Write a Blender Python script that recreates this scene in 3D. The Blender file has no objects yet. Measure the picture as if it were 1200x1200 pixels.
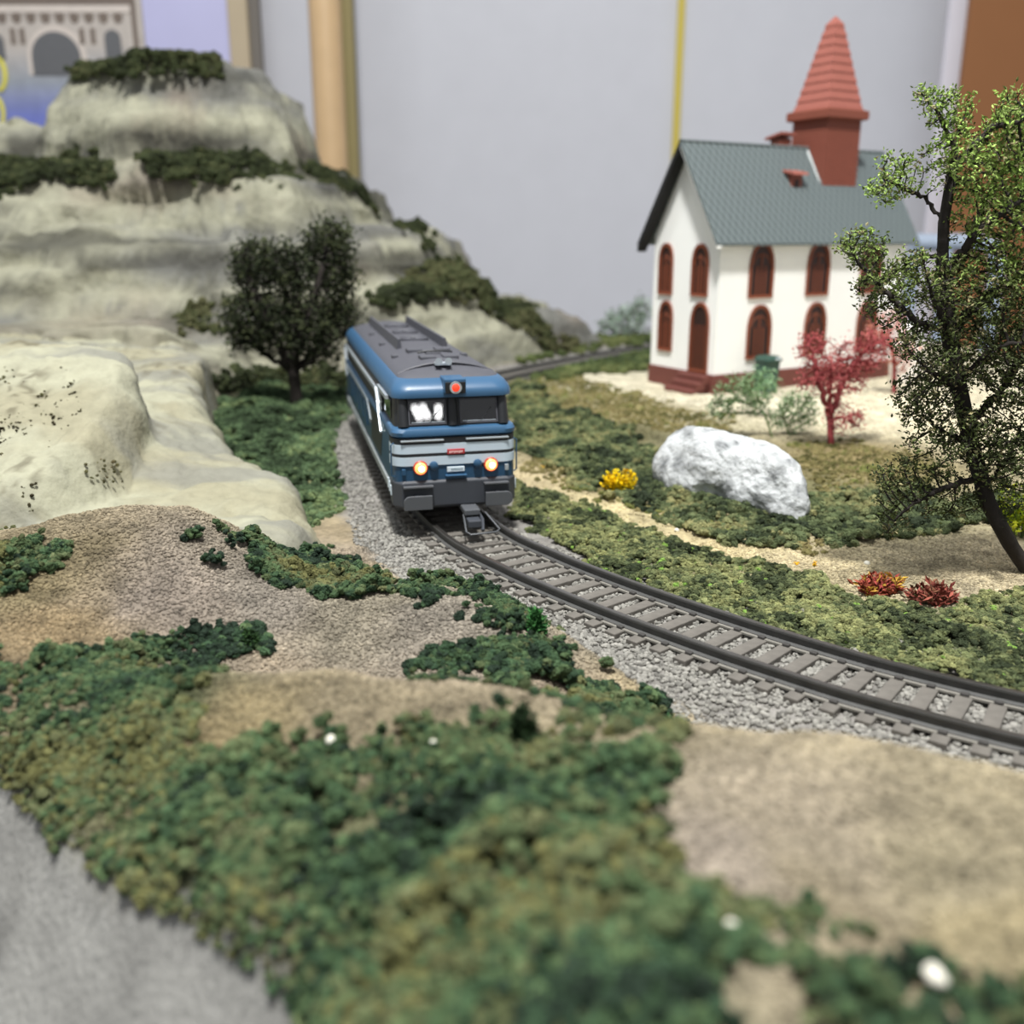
import bpy, bmesh, math, random
import numpy as np
from mathutils import Vector, Matrix, noise as mnoise

random.seed(7)
RNG = np.random.default_rng(7)
SC = bpy.context.scene
COL = SC.collection
PI = math.pi

# ------------------------------------------------------------------ camera, world, light (1 unit = 1 cm of the layout)
F_PX, HORIZON, CAM_H = 1140.0, 275.0, 7.4
PITCH = math.atan((600 - HORIZON) / F_PX)
CP, SP = math.cos(PITCH), math.sin(PITCH)

cam_data = bpy.data.cameras.new('camera')
cam_data.sensor_width = 36.0
cam_data.sensor_fit = 'HORIZONTAL'
cam_data.lens = 36.0 * F_PX / 1200.0
cam_data.clip_start = 0.05
cam_data.clip_end = 2000
cam_data.dof.use_dof = True
cam_data.dof.focus_distance = 21.0
cam_data.dof.aperture_fstop = 0.18
cam = bpy.data.objects.new('camera', cam_data)
cam.location = (0, 0, CAM_H)
cam.rotation_euler = (PI / 2 - PITCH, 0, 0)
COL.objects.link(cam)
SC.camera = cam

SC.view_settings.view_transform = 'Standard'
SC.view_settings.look = 'None'
SC.view_settings.gamma = 1.0
SC.view_settings.use_curve_mapping = False
SC.view_settings.exposure = 0.14

world = bpy.data.worlds.new('hall')
SC.world = world
world.use_nodes = True
wb = world.node_tree.nodes['Background']
wb.inputs[0].default_value = (0.93, 0.96, 1.0, 1)
wb.inputs[1].default_value = 0.46


def area_lamp(name, loc, target, sx, sy, power, color=(1, 1, 1)):
    d = bpy.data.lights.new(name, 'AREA')
    d.shape = 'RECTANGLE'
    d.size, d.size_y = sx, sy
    d.energy = power
    d.color = color
    o = bpy.data.objects.new(name, d)
    o.location = loc
    v = Vector(target) - Vector(loc)
    o.rotation_euler = v.to_track_quat('-Z', 'Y').to_euler()
    COL.objects.link(o)
    return o


area_lamp('hall_spot_lamp', (-2, -2, 98), (2, 30, 0), 9, 9, 165000, (1.0, 0.985, 0.95))
area_lamp('ceiling_tube_lamp', (-30, 20, 150), (-12, 45, 0), 70, 12, 62000, (0.95, 0.98, 1.0))


# three unseen area lamps added behind the camera for reflections in the cab glass
for lx, lz, ln in ((108.5, 106.5, 5.0), (111.5, 107.0, 5.0), (116.5, 107.2, 4.2)):
    lo = area_lamp('cab_reflection_lamp', (lx, -254, lz), (-2.2, 24.85, 3.0), 1.1, ln, 800)
    lo.rotation_euler.rotate_axis('Z', 0.35 if lx < 115 else -0.1)


# ------------------------------------------------------------------ picture geometry helpers
def ray(u, v):
    a, b = (u - 600) / F_PX, -(v - 600) / F_PX
    return np.array([a, CP + b * SP, -SP + b * CP])


def at_z(u, v, z):
    r = ray(u, v)
    return np.array([0, 0, CAM_H]) + r * ((z - CAM_H) / r[2])


def at_d(u, v, d):
    r = ray(u, v)
    return np.array([0, 0, CAM_H]) + r * (d / r[1])


def project(x, y, z):
    z = z - CAM_H
    d = np.maximum(y * CP - z * SP, 0.01)
    return 600 + F_PX * x / d, 600 - F_PX * (y * SP + z * CP) / d


def lin(h):
    h = h.lstrip('#')
    out = []
    for i in (0, 2, 4):
        c = int(h[i:i + 2], 16) / 255
        out.append(c / 12.92 if c <= 0.04045 else ((c + 0.055) / 1.055) ** 2.4)
    return tuple(out)


# ------------------------------------------------------------------ numpy noise
def _hash(ix, iy, seed):
    h = (ix.astype(np.int64) * 374761393 + iy.astype(np.int64) * 668265263 + seed * 1274126177) & 0x7fffffff
    h = ((h ^ (h >> 13)) * 1274126177) & 0x7fffffff
    h = h ^ (h >> 16)
    return (h & 0xffff) / 65535.0


def vnoise(x, y, seed=0):
    ix, iy = np.floor(x), np.floor(y)
    fx, fy = x - ix, y - iy
    fx, fy = fx * fx * (3 - 2 * fx), fy * fy * (3 - 2 * fy)
    a, b = _hash(ix, iy, seed), _hash(ix + 1, iy, seed)
    c, d = _hash(ix, iy + 1, seed), _hash(ix + 1, iy + 1, seed)
    return (a + (b - a) * fx) * (1 - fy) + (c + (d - c) * fx) * fy


def fbm(x, y, seed=0, octaves=4, gain=0.5):
    s, a, t = 0.0, 1.0, 0.0
    for i in range(octaves):
        s = s + a * (vnoise(x * 2 ** i + 17.3 * i, y * 2 ** i - 9.1 * i, seed + i) - 0.5)
        t += a
        a *= gain
    return s / t * 2


def fbm3(x, y, z, seed=0, octaves=4, gain=0.5):
    s, a, t = 0.0, 1.0, 0.0
    for i in range(octaves):
        f = 2 ** i
        zz = z * f + 3.7 * i
        k = np.floor(zz)
        w = zz - k
        w = w * w * (3 - 2 * w)
        n0 = vnoise(x * f + 17.3 * i + k * 31.7, y * f - 9.1 * i + k * 11.3, seed + i)
        n1 = vnoise(x * f + 17.3 * i + (k + 1) * 31.7, y * f - 9.1 * i + (k + 1) * 11.3, seed + i)
        s = s + a * (n0 + (n1 - n0) * w - 0.5)
        t += a
        a *= gain
    return s / t * 2


def smooth(a, b, x):
    t = np.clip((x - a) / (b - a), 0, 1)
    return t * t * (3 - 2 * t)


def in_poly(px, py, poly):
    inside = np.zeros(px.shape, bool)
    n = len(poly)
    j = n - 1
    for i in range(n):
        xi, yi = poly[i]
        xj, yj = poly[j]
        cond = ((yi > py) != (yj > py)) & (px < (xj - xi) * (py - yi) / ((yj - yi) or 1e-9) + xi)
        inside ^= cond
        j = i
    return inside


def seg_dist(px, py, pts, closed=False):
    best = np.full(px.shape, 1e9)
    n = len(pts)
    for i in range(n if closed else n - 1):
        ax, ay = pts[i][:2]
        bx, by = pts[(i + 1) % n][:2]
        dx, dy = bx - ax, by - ay
        t = np.clip(((px - ax) * dx + (py - ay) * dy) / (dx * dx + dy * dy + 1e-12), 0, 1)
        best = np.minimum(best, np.hypot(px - ax - t * dx, py - ay - t * dy))
    return best


def poly_sdf(px, py, poly):      # positive inside
    d = seg_dist(px, py, poly, True)
    return np.where(in_poly(px, py, poly), d, -d)


def catmull(pts, step):
    pts = [np.array(p, float) for p in pts]
    pts = [2 * pts[0] - pts[1]] + pts + [2 * pts[-1] - pts[-2]]
    out = []
    for i in range(1, len(pts) - 2):
        p0, p1, p2, p3 = pts[i - 1:i + 3]
        for k in range(40):
            t = k / 40
            out.append(0.5 * (2 * p1 + (p2 - p0) * t + (2 * p0 - 5 * p1 + 4 * p2 - p3) * t * t + (3 * p1 - p0 - 3 * p2 + p3) * t ** 3))
    out.append(pts[-2])
    out = np.array(out)
    d = np.concatenate([[0], np.cumsum(np.linalg.norm(np.diff(out, axis=0), axis=1))])
    s = np.arange(0, d[-1], step)
    return np.stack([np.interp(s, d, out[:, i]) for i in range(out.shape[1])], 1)


# ------------------------------------------------------------------ materials
def new_mat(name):
    m = bpy.data.materials.new(name)
    m.use_nodes = True
    nt = m.node_tree
    return m, nt, nt.nodes['Principled BSDF']


def link(nt, a, b):
    nt.links.new(a, b)


def plain(name, color, rough=0.6, metal=0.0, vary=0.12, scale=3.0, bump=0.0, bump_scale=30.0, emit=None, estr=0.0, spec=None):
    m, nt, p = new_mat(name)
    c = lin(color) if isinstance(color, str) else color
    tc = nt.nodes.new('ShaderNodeTexCoord')
    n = nt.nodes.new('ShaderNodeTexNoise')
    n.inputs['Scale'].default_value = scale
    n.inputs['Detail'].default_value = 5
    link(nt, tc.outputs['Object'], n.inputs['Vector'])
    r = nt.nodes.new('ShaderNodeMapRange')
    r.inputs['To Min'].default_value = 1 - vary
    r.inputs['To Max'].default_value = 1 + vary
    link(nt, n.outputs['Fac'], r.inputs['Value'])
    mx = nt.nodes.new('ShaderNodeVectorMath')
    mx.operation = 'SCALE'
    mx.inputs[0].default_value = c
    link(nt, r.outputs[0], mx.inputs['Scale'])
    link(nt, mx.outputs[0], p.inputs['Base Color'])
    p.inputs['Roughness'].default_value = rough
    p.inputs['Metallic'].default_value = metal
    if spec is not None:
        p.inputs['Specular IOR Level'].default_value = spec
    if bump:
        n2 = nt.nodes.new('ShaderNodeTexNoise')
        n2.inputs['Scale'].default_value = bump_scale
        n2.inputs['Detail'].default_value = 4
        link(nt, tc.outputs['Object'], n2.inputs['Vector'])
        b = nt.nodes.new('ShaderNodeBump')
        b.inputs['Strength'].default_value = 0.7
        b.inputs['Distance'].default_value = bump
        link(nt, n2.outputs['Fac'], b.inputs['Height'])
        link(nt, b.outputs[0], p.inputs['Normal'])
    if emit:
        p.inputs['Emission Color'].default_value = (*lin(emit), 1)
        p.inputs['Emission Strength'].default_value = estr
    return m


def attr_mat(name, instancer, rough=0.95, vary=0.25, scale=6.0, bump=0.0, bump_scale=20.0, spec=0.2, voronoi=False, translucent=0.0):
    m, nt, p = new_mat(name)
    a = nt.nodes.new('ShaderNodeAttribute')
    a.attribute_name = 'col'
    a.attribute_type = 'INSTANCER' if instancer else 'GEOMETRY'
    tc = nt.nodes.new('ShaderNodeTexCoord')
    n = nt.nodes.new('ShaderNodeTexNoise')
    n.inputs['Scale'].default_value = scale
    n.inputs['Detail'].default_value = 6
    n.inputs['Roughness'].default_value = 0.65
    link(nt, tc.outputs['Object'], n.inputs['Vector'])
    r = nt.nodes.new('ShaderNodeMapRange')
    r.inputs['From Min'].default_value = 0.25
    r.inputs['From Max'].default_value = 0.75
    r.inputs['To Min'].default_value = 1 - vary
    r.inputs['To Max'].default_value = 1 + vary
    link(nt, n.outputs['Fac'], r.inputs['Value'])
    mx = nt.nodes.new('ShaderNodeVectorMath')
    mx.operation = 'SCALE'
    link(nt, a.outputs['Color'], mx.inputs[0])
    link(nt, r.outputs[0], mx.inputs['Scale'])
    link(nt, mx.outputs[0], p.inputs['Base Color'])
    p.inputs['Roughness'].default_value = rough
    p.inputs['Specular IOR Level'].default_value = spec
    if bump:
        b = nt.nodes.new('ShaderNodeBump')
        b.inputs['Strength'].default_value = 0.8
        b.inputs['Distance'].default_value = bump
        if voronoi:
            n2 = nt.nodes.new('ShaderNodeTexVoronoi')
            n2.inputs['Scale'].default_value = bump_scale
            link(nt, tc.outputs['Object'], n2.inputs['Vector'])
            b.invert = True
            link(nt, n2.outputs['Distance'], b.inputs['Height'])
        else:
            n2 = nt.nodes.new('ShaderNodeTexNoise')
            n2.inputs['Scale'].default_value = bump_scale
            n2.inputs['Detail'].default_value = 5
            link(nt, tc.outputs['Object'], n2.inputs['Vector'])
            link(nt, n2.outputs['Fac'], b.inputs['Height'])
        link(nt, b.outputs[0], p.inputs['Normal'])
    return m


M = {}
M['ground'] = attr_mat('soil_and_sand', False, vary=0.35, scale=6.0, bump=0.05, bump_scale=15)
M['rock'] = attr_mat('painted_plaster_rock', False, vary=0.22, scale=1.2, bump=0.25, bump_scale=1.6)
M['slab'] = attr_mat('cream_plaster_rock', False, vary=0.15, scale=2.0, bump=0.10, bump_scale=3.0)
M['concrete'] = attr_mat('grey_embankment', False, vary=0.25, scale=0.9, bump=0.06, bump_scale=9.0)
M['foam'] = attr_mat('ground_foam', True, vary=0.35, scale=2.5, rough=1.0, spec=0.1)
M['stone'] = attr_mat('ballast_stone', True, vary=0.1, rough=0.9)
M['leaf'] = attr_mat('flock_leaves', False, vary=0.1, rough=0.9, spec=0.15)
M['bark'] = plain('dark_bark', '#241e1a', 0.9, bump=0.02, bump_scale=20, vary=0.3)
M['bark_grey'] = plain('grey_twig', '#4a4238', 0.9, vary=0.3)
M['red_stem'] = plain('red_stem', '#8f3a3c', 0.8)
M['green_stem'] = plain('green_stem', '#6a7d4e', 0.8)


# ------------------------------------------------------------------ mesh helpers
def tag(o, label=None, cat=None, group=None, kind=None):
    if label: o['label'] = label
    if cat: o['category'] = cat
    if group: o['group'] = group
    if kind: o['kind'] = kind
    return o


def empty(name, loc=(0, 0, 0), rz=0.0):
    o = bpy.data.objects.new(name, None)
    o.empty_display_size = 0.2
    o.location = loc
    o.rotation_euler = (0, 0, rz)
    COL.objects.link(o)
    return o


def mesh_obj(name, verts, faces, mat, parent=None, smooth_shade=False, col=None):
    me = bpy.data.meshes.new(name)
    me.from_pydata([tuple(v) for v in verts], [], [tuple(f) for f in faces])
    me.update()
    if col is not None:
        a = me.color_attributes.new('col', 'FLOAT_COLOR', 'POINT')
        c = np.ones((len(verts), 4), np.float32)
        c[:, :3] = col
        a.data.foreach_set('color', c.ravel())
    if smooth_shade:
        me.polygons.foreach_set('use_smooth', [True] * len(me.polygons))
    me.materials.append(mat)
    o = bpy.data.objects.new(name, me)
    COL.objects.link(o)
    if parent: o.parent = parent
    return o


class MB:
    """collects shapes of one part"""
    def __init__(s):
        s.v, s.f = [], []

    def add(s, v, f):
        n = len(s.v)
        s.v += [tuple(map(float, p)) for p in v]
        s.f += [tuple(i + n for i in q) for q in f]
        return s

    def box(s, x0, x1, y0, y1, z0, z1, taper=0.0):
        t = taper
        v = [(x0, y0, z0), (x1, y0, z0), (x1, y1, z0), (x0, y1, z0), (x0 + t, y0 + t, z1), (x1 - t, y0 + t, z1), (x1 - t, y1 - t, z1), (x0 + t, y1 - t, z1)]
        return s.add(v, [(0, 3, 2, 1), (4, 5, 6, 7), (0, 1, 5, 4), (1, 2, 6, 5), (2, 3, 7, 6), (3, 0, 4, 7)])

    def bbox(s, x0, x1, y0, y1, z0, z1, b=0.03):
        """box with chamfered edges"""
        bm = bmesh.new()
        bmesh.ops.create_cube(bm, size=1)
        for q in bm.verts:
            q.co = Vector(((x0 + x1) / 2 + q.co.x * (x1 - x0), (y0 + y1) / 2 + q.co.y * (y1 - y0), (z0 + z1) / 2 + q.co.z * (z1 - z0)))
        bmesh.ops.bevel(bm, geom=bm.edges[:], offset=b, segments=2, profile=0.5, affect='EDGES')
        bm.verts.index_update()
        s.add([q.co for q in bm.verts], [[q.index for q in f.verts] for f in bm.faces])
        bm.free()
        return s

    def prism(s, poly, axis, a0, a1):
        """poly: 2D outline extruded along axis; 'x' takes (y,z), 'y' takes (x,z), 'z' takes (x,y)"""
        def p3(p, a):
            return {'x': (a, p[0], p[1]), 'y': (p[0], a, p[1]), 'z': (p[0], p[1], a)}[axis]
        n = len(poly)
        v = [p3(p, a0) for p in poly] + [p3(p, a1) for p in poly]
        f = [tuple(range(n))[::-1], tuple(range(n, 2 * n))] + [(i, (i + 1) % n, n + (i + 1) % n, n + i) for i in range(n)]
        return s.add(v, f)

    def tube(s, pts, r, n=8, caps=True):
        pts = [Vector(p) for p in pts]
        rs = r if hasattr(r, '__len__') else [r] * len(pts)
        v, f = [], []
        up = None
        for i, p in enumerate(pts):
            d = (pts[min(i + 1, len(pts) - 1)] - pts[max(i - 1, 0)]).normalized()
            if up is None:
                up = d.orthogonal().normalized()
            up = (up - d * up.dot(d)).normalized()
            w = d.cross(up)
            for k in range(n):
                a = 2 * PI * k / n
                v.append(p + (up * math.cos(a) + w * math.sin(a)) * rs[i])
        for i in range(len(pts) - 1):
            for k in range(n):
                k2 = (k + 1) % n
                f.append((i * n + k, i * n + k2, (i + 1) * n + k2, (i + 1) * n + k))
        if caps:
            f.append(tuple(range(n))[::-1])
            f.append(tuple(range((len(pts) - 1) * n, len(pts) * n)))
        return s.add(v, f)

    def lathe(s, prof, centre, axis='z', n=20):
        """prof: list of (radius, along)"""
        v, f = [], []
        cx, cy, cz = centre
        for (r, a) in prof:
            for k in range(n):
                t = 2 * PI * k / n
                c, q = r * math.cos(t), r * math.sin(t)
                v.append({'z': (cx + c, cy + q, cz + a), 'y': (cx + c, cy + a, cz + q), 'x': (cx + a, cy + c, cz + q)}[axis])
        m = len(prof)
        for i in range(m - 1):
            for k in range(n):
                k2 = (k + 1) % n
                f.append((i * n + k, i * n + k2, (i + 1) * n + k2, (i + 1) * n + k))
        f.append(tuple(range(n))[::-1])
        f.append(tuple(range((m - 1) * n, m * n)))
        return s.add(v, f)

    def rings(s, rings, caps=True):
        n = len(rings[0])
        v = [p for r in rings for p in r]
        f = []
        for i in range(len(rings) - 1):
            for k in range(n):
                k2 = (k + 1) % n
                f.append((i * n + k, i * n + k2, (i + 1) * n + k2, (i + 1) * n + k))
        if caps:
            f.append(tuple(range(n))[::-1])
            f.append(tuple(range((len(rings) - 1) * n, len(rings) * n)))
        return s.add(v, f)

    def build(s, name, mat, parent=None, smooth_shade=False, bevel=0.0):
        o = mesh_obj(name, s.v, s.f, mat, parent, smooth_shade)
        bm = bmesh.new()
        bm.from_mesh(o.data)
        bmesh.ops.recalc_face_normals(bm, faces=bm.faces[:])
        bm.to_mesh(o.data)
        bm.free()
        if smooth_shade:
            o.data.set_sharp_from_angle(angle=math.radians(38))
        if bevel:
            md = o.modifiers.new('edge', 'BEVEL')
            md.width = bevel
            md.segments = 2
            md.limit_method = 'ANGLE'
        return o


# ------------------------------------------------------------------ the track's centre line
TRACK_PTS = [(17.5, 9.2), (13.6, 11.15), (10.6, 12.75), (8.09, 14.25), (6.41, 15.45), (5.49, 16.25), (4.25, 17.45), (2.67, 19.15), (1.46, 20.6), (0.45, 21.95),
             (-0.9, 24.1), (-2.35, 28.0), (-3.65, 32.5), (-4.6, 37.5), (-4.85, 42), (-3.9, 47.5), (-0.9, 53.2), (3.0, 59.2), (8.6, 66.5), (15, 70.3), (22, 71.5), (30, 71.5)]
TRACK = catmull(TRACK_PTS, 0.25)
HALF_GAUGE = 0.815


def track_dist(x, y):
    return seg_dist(x, y, TRACK[::4])


# ------------------------------------------------------------------ terrain heights
CT = []      # control points x, y, z


def cz(u, v, z):
    CT.append(at_z(u, v, z))


def cd(u, v, d, behind=None):
    p = at_d(u, v, d)
    CT.append(p)
    if behind:
        CT.append(np.array([p[0] * (d + behind[0]) / d, p[1] + behind[0], behind[1]]))


# mound with the gravel crest below the cream outcrop
for u, v in ((-120, 640), (0, 622), (110, 602), (220, 592), (255, 612)):
    cd(u, v, 19.5, (2.6, -0.1))
cd(330, 665, 18.8); cd(100, 690, 16.6); cd(250, 690, 17.0); cd(0, 700, 16.2); cd(-120, 720, 16)
cd(150, 760, 14.9); cd(330, 730, 16.4); cd(0, 790, 13.6); cd(-150, 800, 13.6)
for u, v, z in ((400, 665, 0.0), (360, 625, -0.3), (440, 640, -0.42), (410, 600, -0.45), (500, 690, -0.3)):
    cz(u, v, z)
# low mound
for u, v, d in ((380, 702, 17.5), (470, 694, 17.4), (540, 712, 16.9), (590, 738, 16.1)):
    cd(u, v, d)
cz(640, 770, 0.2); cz(700, 812, 0.0); cz(450, 766, 0.35); cz(330, 765, 0.4); cz(570, 785, 0.3)
# long foreground mound
for u, v, d in ((240, 785, 13.0), (400, 785, 12.7), (550, 800, 12.3), (700, 832, 11.5)):
    cd(u, v, d, (1.5, 0.25))
cd(100, 800, 13.0); cd(150, 900, 11.0); cd(300, 900, 10.3); cd(500, 900, 9.8); cd(650, 900, 9.5); cd(770, 900, 9.5)
# broad sandy mound
for u, v, d in ((800, 842, 10.0), (950, 856, 9.9), (1100, 882, 9.5), (1220, 912, 9.2), (1400, 950, 9.0)):
    cd(u, v, d, (1.6, 0.1))
cd(900, 1000, 7.5); cd(1100, 1000, 7.6); cd(900, 1180, 5.7); cd(1150, 1180, 5.7); cd(500, 1050, 7.5); cd(600, 1190, 5.8)
cd(300, 1050, 8.0); cz(130, 990, 0.6); cz(20, 890, 0.4); cz(370, 1165, 0.9)
CT += [np.array(p) for p in ((6, 3, 2.0), (0, 3, 1.7), (12, 5, 1.6), (16, 4, 1.5), (14, 8, 0.6))]
# right of the track: strip of green, sandy lane, bank, churchyard
for u, v, z in ((640, 610, -0.3), (760, 650, -0.3), (900, 700, -0.28), (1050, 745, -0.28), (1190, 780, -0.3),
                (620, 560, -0.32), (740, 595, -0.28), (860, 635, -0.25), (1000, 668, -0.15), (1130, 690, -0.05), (1250, 700, 0.0),
                (660, 530, -0.1), (780, 570, -0.1), (900, 620, -0.15), (1050, 630, -0.1), (1180, 630, 0.0),
                (700, 475, 0.25), (800, 492, 0.28), (900, 508, 0.28), (1000, 526, 0.3), (1150, 545, 0.3),
                (720, 450, 0.3), (850, 462, 0.3), (1000, 462, 0.3), (1150, 470, 0.3), (800, 442, 0.3), (1000, 435, 0.3), (1200, 440, 0.3),
                (620, 470, 0.0), (640, 445, 0.15), (680, 425, 0.1), (760, 408, 0.1)):
    cz(u, v, z)
# left of the track
for u, v, z in ((395, 540, -0.4), (330, 520, -0.2), (300, 580, -0.4), (340, 470, 0.0), (260, 480, 0.1), (390, 470, -0.2)):
    cz(u, v, z)
CT += [np.array(p) for p in ((-16, 24, 0), (-24, 32, 0), (-22, 45, 0), (-14, 50, 0), (-10, 60, -0.2), (5, 75, 0), (20, 90, 0), (-20, 90, 0),
                             (45, 60, 0.3), (45, 90, 0), (35, 40, 0.3), (30, 25, 0.1), (24, 15, 0), (-30, 60, 0), (-45, 60, 0), (-45, 90, 0))]
CT = np.array(CT)


def rbf_fit(P):
    n = len(P)
    d = np.hypot(P[:, None, 0] - P[None, :, 0], P[:, None, 1] - P[None, :, 1])
    K = np.where(d > 1e-9, d * d * np.log(np.maximum(d, 1e-9)), 0) + np.eye(n) * 0.35
    T = np.c_[np.ones(n), P[:, :2]]
    A = np.block([[K, T], [T.T, np.zeros((3, 3))]])
    return np.linalg.solve(A, np.r_[P[:, 2], 0, 0, 0])


W_RBF = rbf_fit(CT)


def rbf_eval(x, y):
    out = W_RBF[-3] + W_RBF[-2] * x + W_RBF[-1] * y
    for i, p in enumerate(CT):
        d2 = (x - p[0]) ** 2 + (y - p[1]) ** 2
        out = out + W_RBF[i] * 0.5 * d2 * np.log(np.maximum(d2, 1e-12))
    return out




def on_rbf(u, v):
    z = 0.6
    for _ in range(15):
        p = at_z(u, v, z)
        z = 0.5 * z + 0.5 * float(rbf_eval(p[0], p[1]))
    return tuple(at_z(u, v, z)[:2])


EDGE = [tuple(at_z(-700, 700, 0.5)[:2]), tuple(at_z(-300, 760, 0.5)[:2])] + [on_rbf(u, v) for u, v in ((0, 880), (75, 975), (200, 1040), (372, 1160))] + [(-1.1, 5.4), (-0.4, 3.2), (0, 0)]


def edge_out(x, y):
    """signed distance outside the layout's edge (positive = off the board side)"""
    d = seg_dist(x, y, EDGE)
    poly = EDGE + [(-60, -10), (-60, 30)]
    return np.where(in_poly(x, y, poly), d, -d)


def terrain_z(x, y):
    z = rbf_eval(x, y)
    z = np.clip(z, -1.2, 2.6)
    s = edge_out(x, y) + 0.16 * fbm(x * 0.7, y * 0.7, 31, 2)
    rough = 0.09 * fbm(x * 1.1, y * 1.1, 3, 4) + 0.035 * fbm(x * 5, y * 5, 9, 2)
    z = z + rough * smooth(-3, 0.5, -np.abs(y - 15) * 0 + 1)
    # trackbed
    td = track_dist(x, y)
    bed = -0.355 + 0.02 * fbm(x * 4, y * 4, 5, 2)
    k = smooth(1.55, 3.1, td)
    z = bed * (1 - k) + z * k
    z = np.where(s > -0.3, z - 1.25 * np.maximum(s, 0) - 0.35 * smooth(-0.3, 0.3, s) + 0.10 * fbm(x * 0.7 + y * 0.3, y * 0.7, 41, 4) * smooth(0, 1, s), z)
    return z


GX0, GX1, GY0, GY1, GS = -16.0, 30.0, 3.0, 74.2, 0.16
gx = np.arange(GX0, GX1, GS)
gy = np.arange(GY0, GY1, GS)
GXX, GYY = np.meshgrid(gx, gy)
GZ = terrain_z(GXX, GYY)


class Field:
    def __init__(s, x0, y0, step, Z):
        s.x0, s.y0, s.s, s.Z = x0, y0, step, Z

    def __call__(s, x, y):
        fx = np.clip((np.asarray(x) - s.x0) / s.s, 0, s.Z.shape[1] - 1.001)
        fy = np.clip((np.asarray(y) - s.y0) / s.s, 0, s.Z.shape[0] - 1.001)
        ix, iy = fx.astype(int), fy.astype(int)
        tx, ty = fx - ix, fy - iy
        Z = s.Z
        return (Z[iy, ix] * (1 - tx) + Z[iy, ix + 1] * tx) * (1 - ty) + (Z[iy + 1, ix] * (1 - tx) + Z[iy + 1, ix + 1] * tx) * ty


GROUND = Field(GX0, GY0, GS, GZ)


def ground(x, y):
    return float(GROUND(np.array([x]), np.array([y]))[0])


def on_ground(u, v, z=0.0):
    """world point of a picture point on the terrain, by a few fixed-point steps"""
    for _ in range(12):
        p = at_z(u, v, z)
        z = 0.5 * z + 0.5 * ground(p[0], p[1])
    p = at_z(u, v, z)
    return np.array([p[0], p[1], ground(p[0], p[1])])


# colours of the bare ground: (picture u, v, colour)
GC = [(220, 610, '7e7462'), (120, 640, '8c7c64'), (200, 700, '857b70'), (60, 740, '85755a'), (300, 700, '7d766c'), (20, 690, '7a6f55'),
      (430, 720, '827b6c'), (520, 735, '857e73'), (400, 650, '8b8070'), (440, 620, '9a8c72'), (470, 670, '978a70'),
      (330, 800, '8f8371'), (500, 810, '94887a'), (640, 830, '8c7f6c'), (260, 870, '877a5c'), (430, 850, '7f7560'),
      (860, 890, 'b3a27c'), (1000, 900, 'a4977f'), (1150, 930, 'a39478'), (950, 960, '9d927f'), (1100, 1000, '8f866f'), (1150, 1080, '8f8468'), (850, 1000, '8f8578'), (1000, 1080, '857b66'),
      (500, 1000, '4d5238'), (300, 980, '4d5238'), (600, 1100, '45502f'), (150, 860, '4a5238'),
      (620, 560, 'b4a684'), (720, 595, 'c2b48c'), (830, 632, 'b9ab86'), (960, 660, 'b5a888'), (1080, 660, 'c0b394'), (1180, 650, 'cbbc9c'), (1120, 700, 'b0a489'),
      (700, 640, '555a3c'), (900, 700, '5a5f42'), (1100, 750, '5a5f42'),
      (700, 510, '5c5a3c'), (850, 560, '565a3a'), (1000, 600, '565a3a'), (640, 470, '77704c'), (740, 480, '8a8058'), (1000, 540, '877a56'),
      (720, 452, 'cfc7ae'), (800, 470, 'd2cab2'), (900, 470, 'd8d0b8'), (1050, 480, 'e0d6ba'), (1150, 500, 'ddd2b4'), (700, 440, 'c9c2aa'),
      (600, 455, '8a866e'), (650, 430, '857f62'),
      (330, 540, '50573a'), (390, 560, '8a8763'), (270, 500, '50573a'), (350, 460, '4a4c38'), (410, 520, 'a09a86')]
GCP, GCC = [], []
for u, v, c in GC:
    p = on_ground(u, v)
    GCP.append(p[:2])
    GCC.append(lin(c))
GCP, GCC = np.array(GCP), np.array(GCC)


def ground_colour(x, y):
    wx = x + 0.55 * fbm(x * 0.9, y * 0.9, 61, 3)
    wy = y + 0.55 * fbm(x * 0.9, y * 0.9, 67, 3)
    acc = np.zeros(x.shape + (3,))
    wsum = np.zeros(x.shape)
    for p, c in zip(GCP, GCC):
        s = np.hypot(wx - p[0], wy - p[1]) / max(p[1], 4) * 15
        w = 1.0 / (0.15 + s) ** 3.5
        acc += w[..., None] * c
        wsum += w
    col = acc / wsum[..., None]
    # ballast grey close to the rails, a sandy shoulder beyond
    td = track_dist(x, y) + 0.25 * fbm(x * 2, y * 2, 71, 3)
    k = 1 - smooth(2.3, 3.0, td)
    col = col * (1 - k[..., None]) + np.array(lin('8a8782')) * k[..., None]
    m = 1 + 0.5 * fbm(x * 2.2, y * 2.2, 73, 5)
    return 0.82 * col * m[..., None]


gcol = ground_colour(GXX, GYY)
sd = edge_out(GXX, GYY) + 0.16 * fbm(GXX * 0.7, GYY * 0.7, 31, 2)
ny, nx = GXX.shape
idx = np.arange(nx * ny).reshape(ny, nx)
quads = np.stack([idx[:-1, :-1], idx[:-1, 1:], idx[1:, 1:], idx[1:, :-1]], -1).reshape(-1, 4)
VV = np.stack([GXX, GYY, GZ], -1).reshape(-1, 3)
side_face = sd.reshape(-1)[quads].mean(1) > 0.2


def sub_mesh(name, faces, mat, colours):
    used, inv = np.unique(faces, return_inverse=True)
    f = inv.reshape(faces.shape)
    return mesh_obj(name, VV[used].tolist(), f.tolist(), mat, None, True, colours[used])


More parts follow.
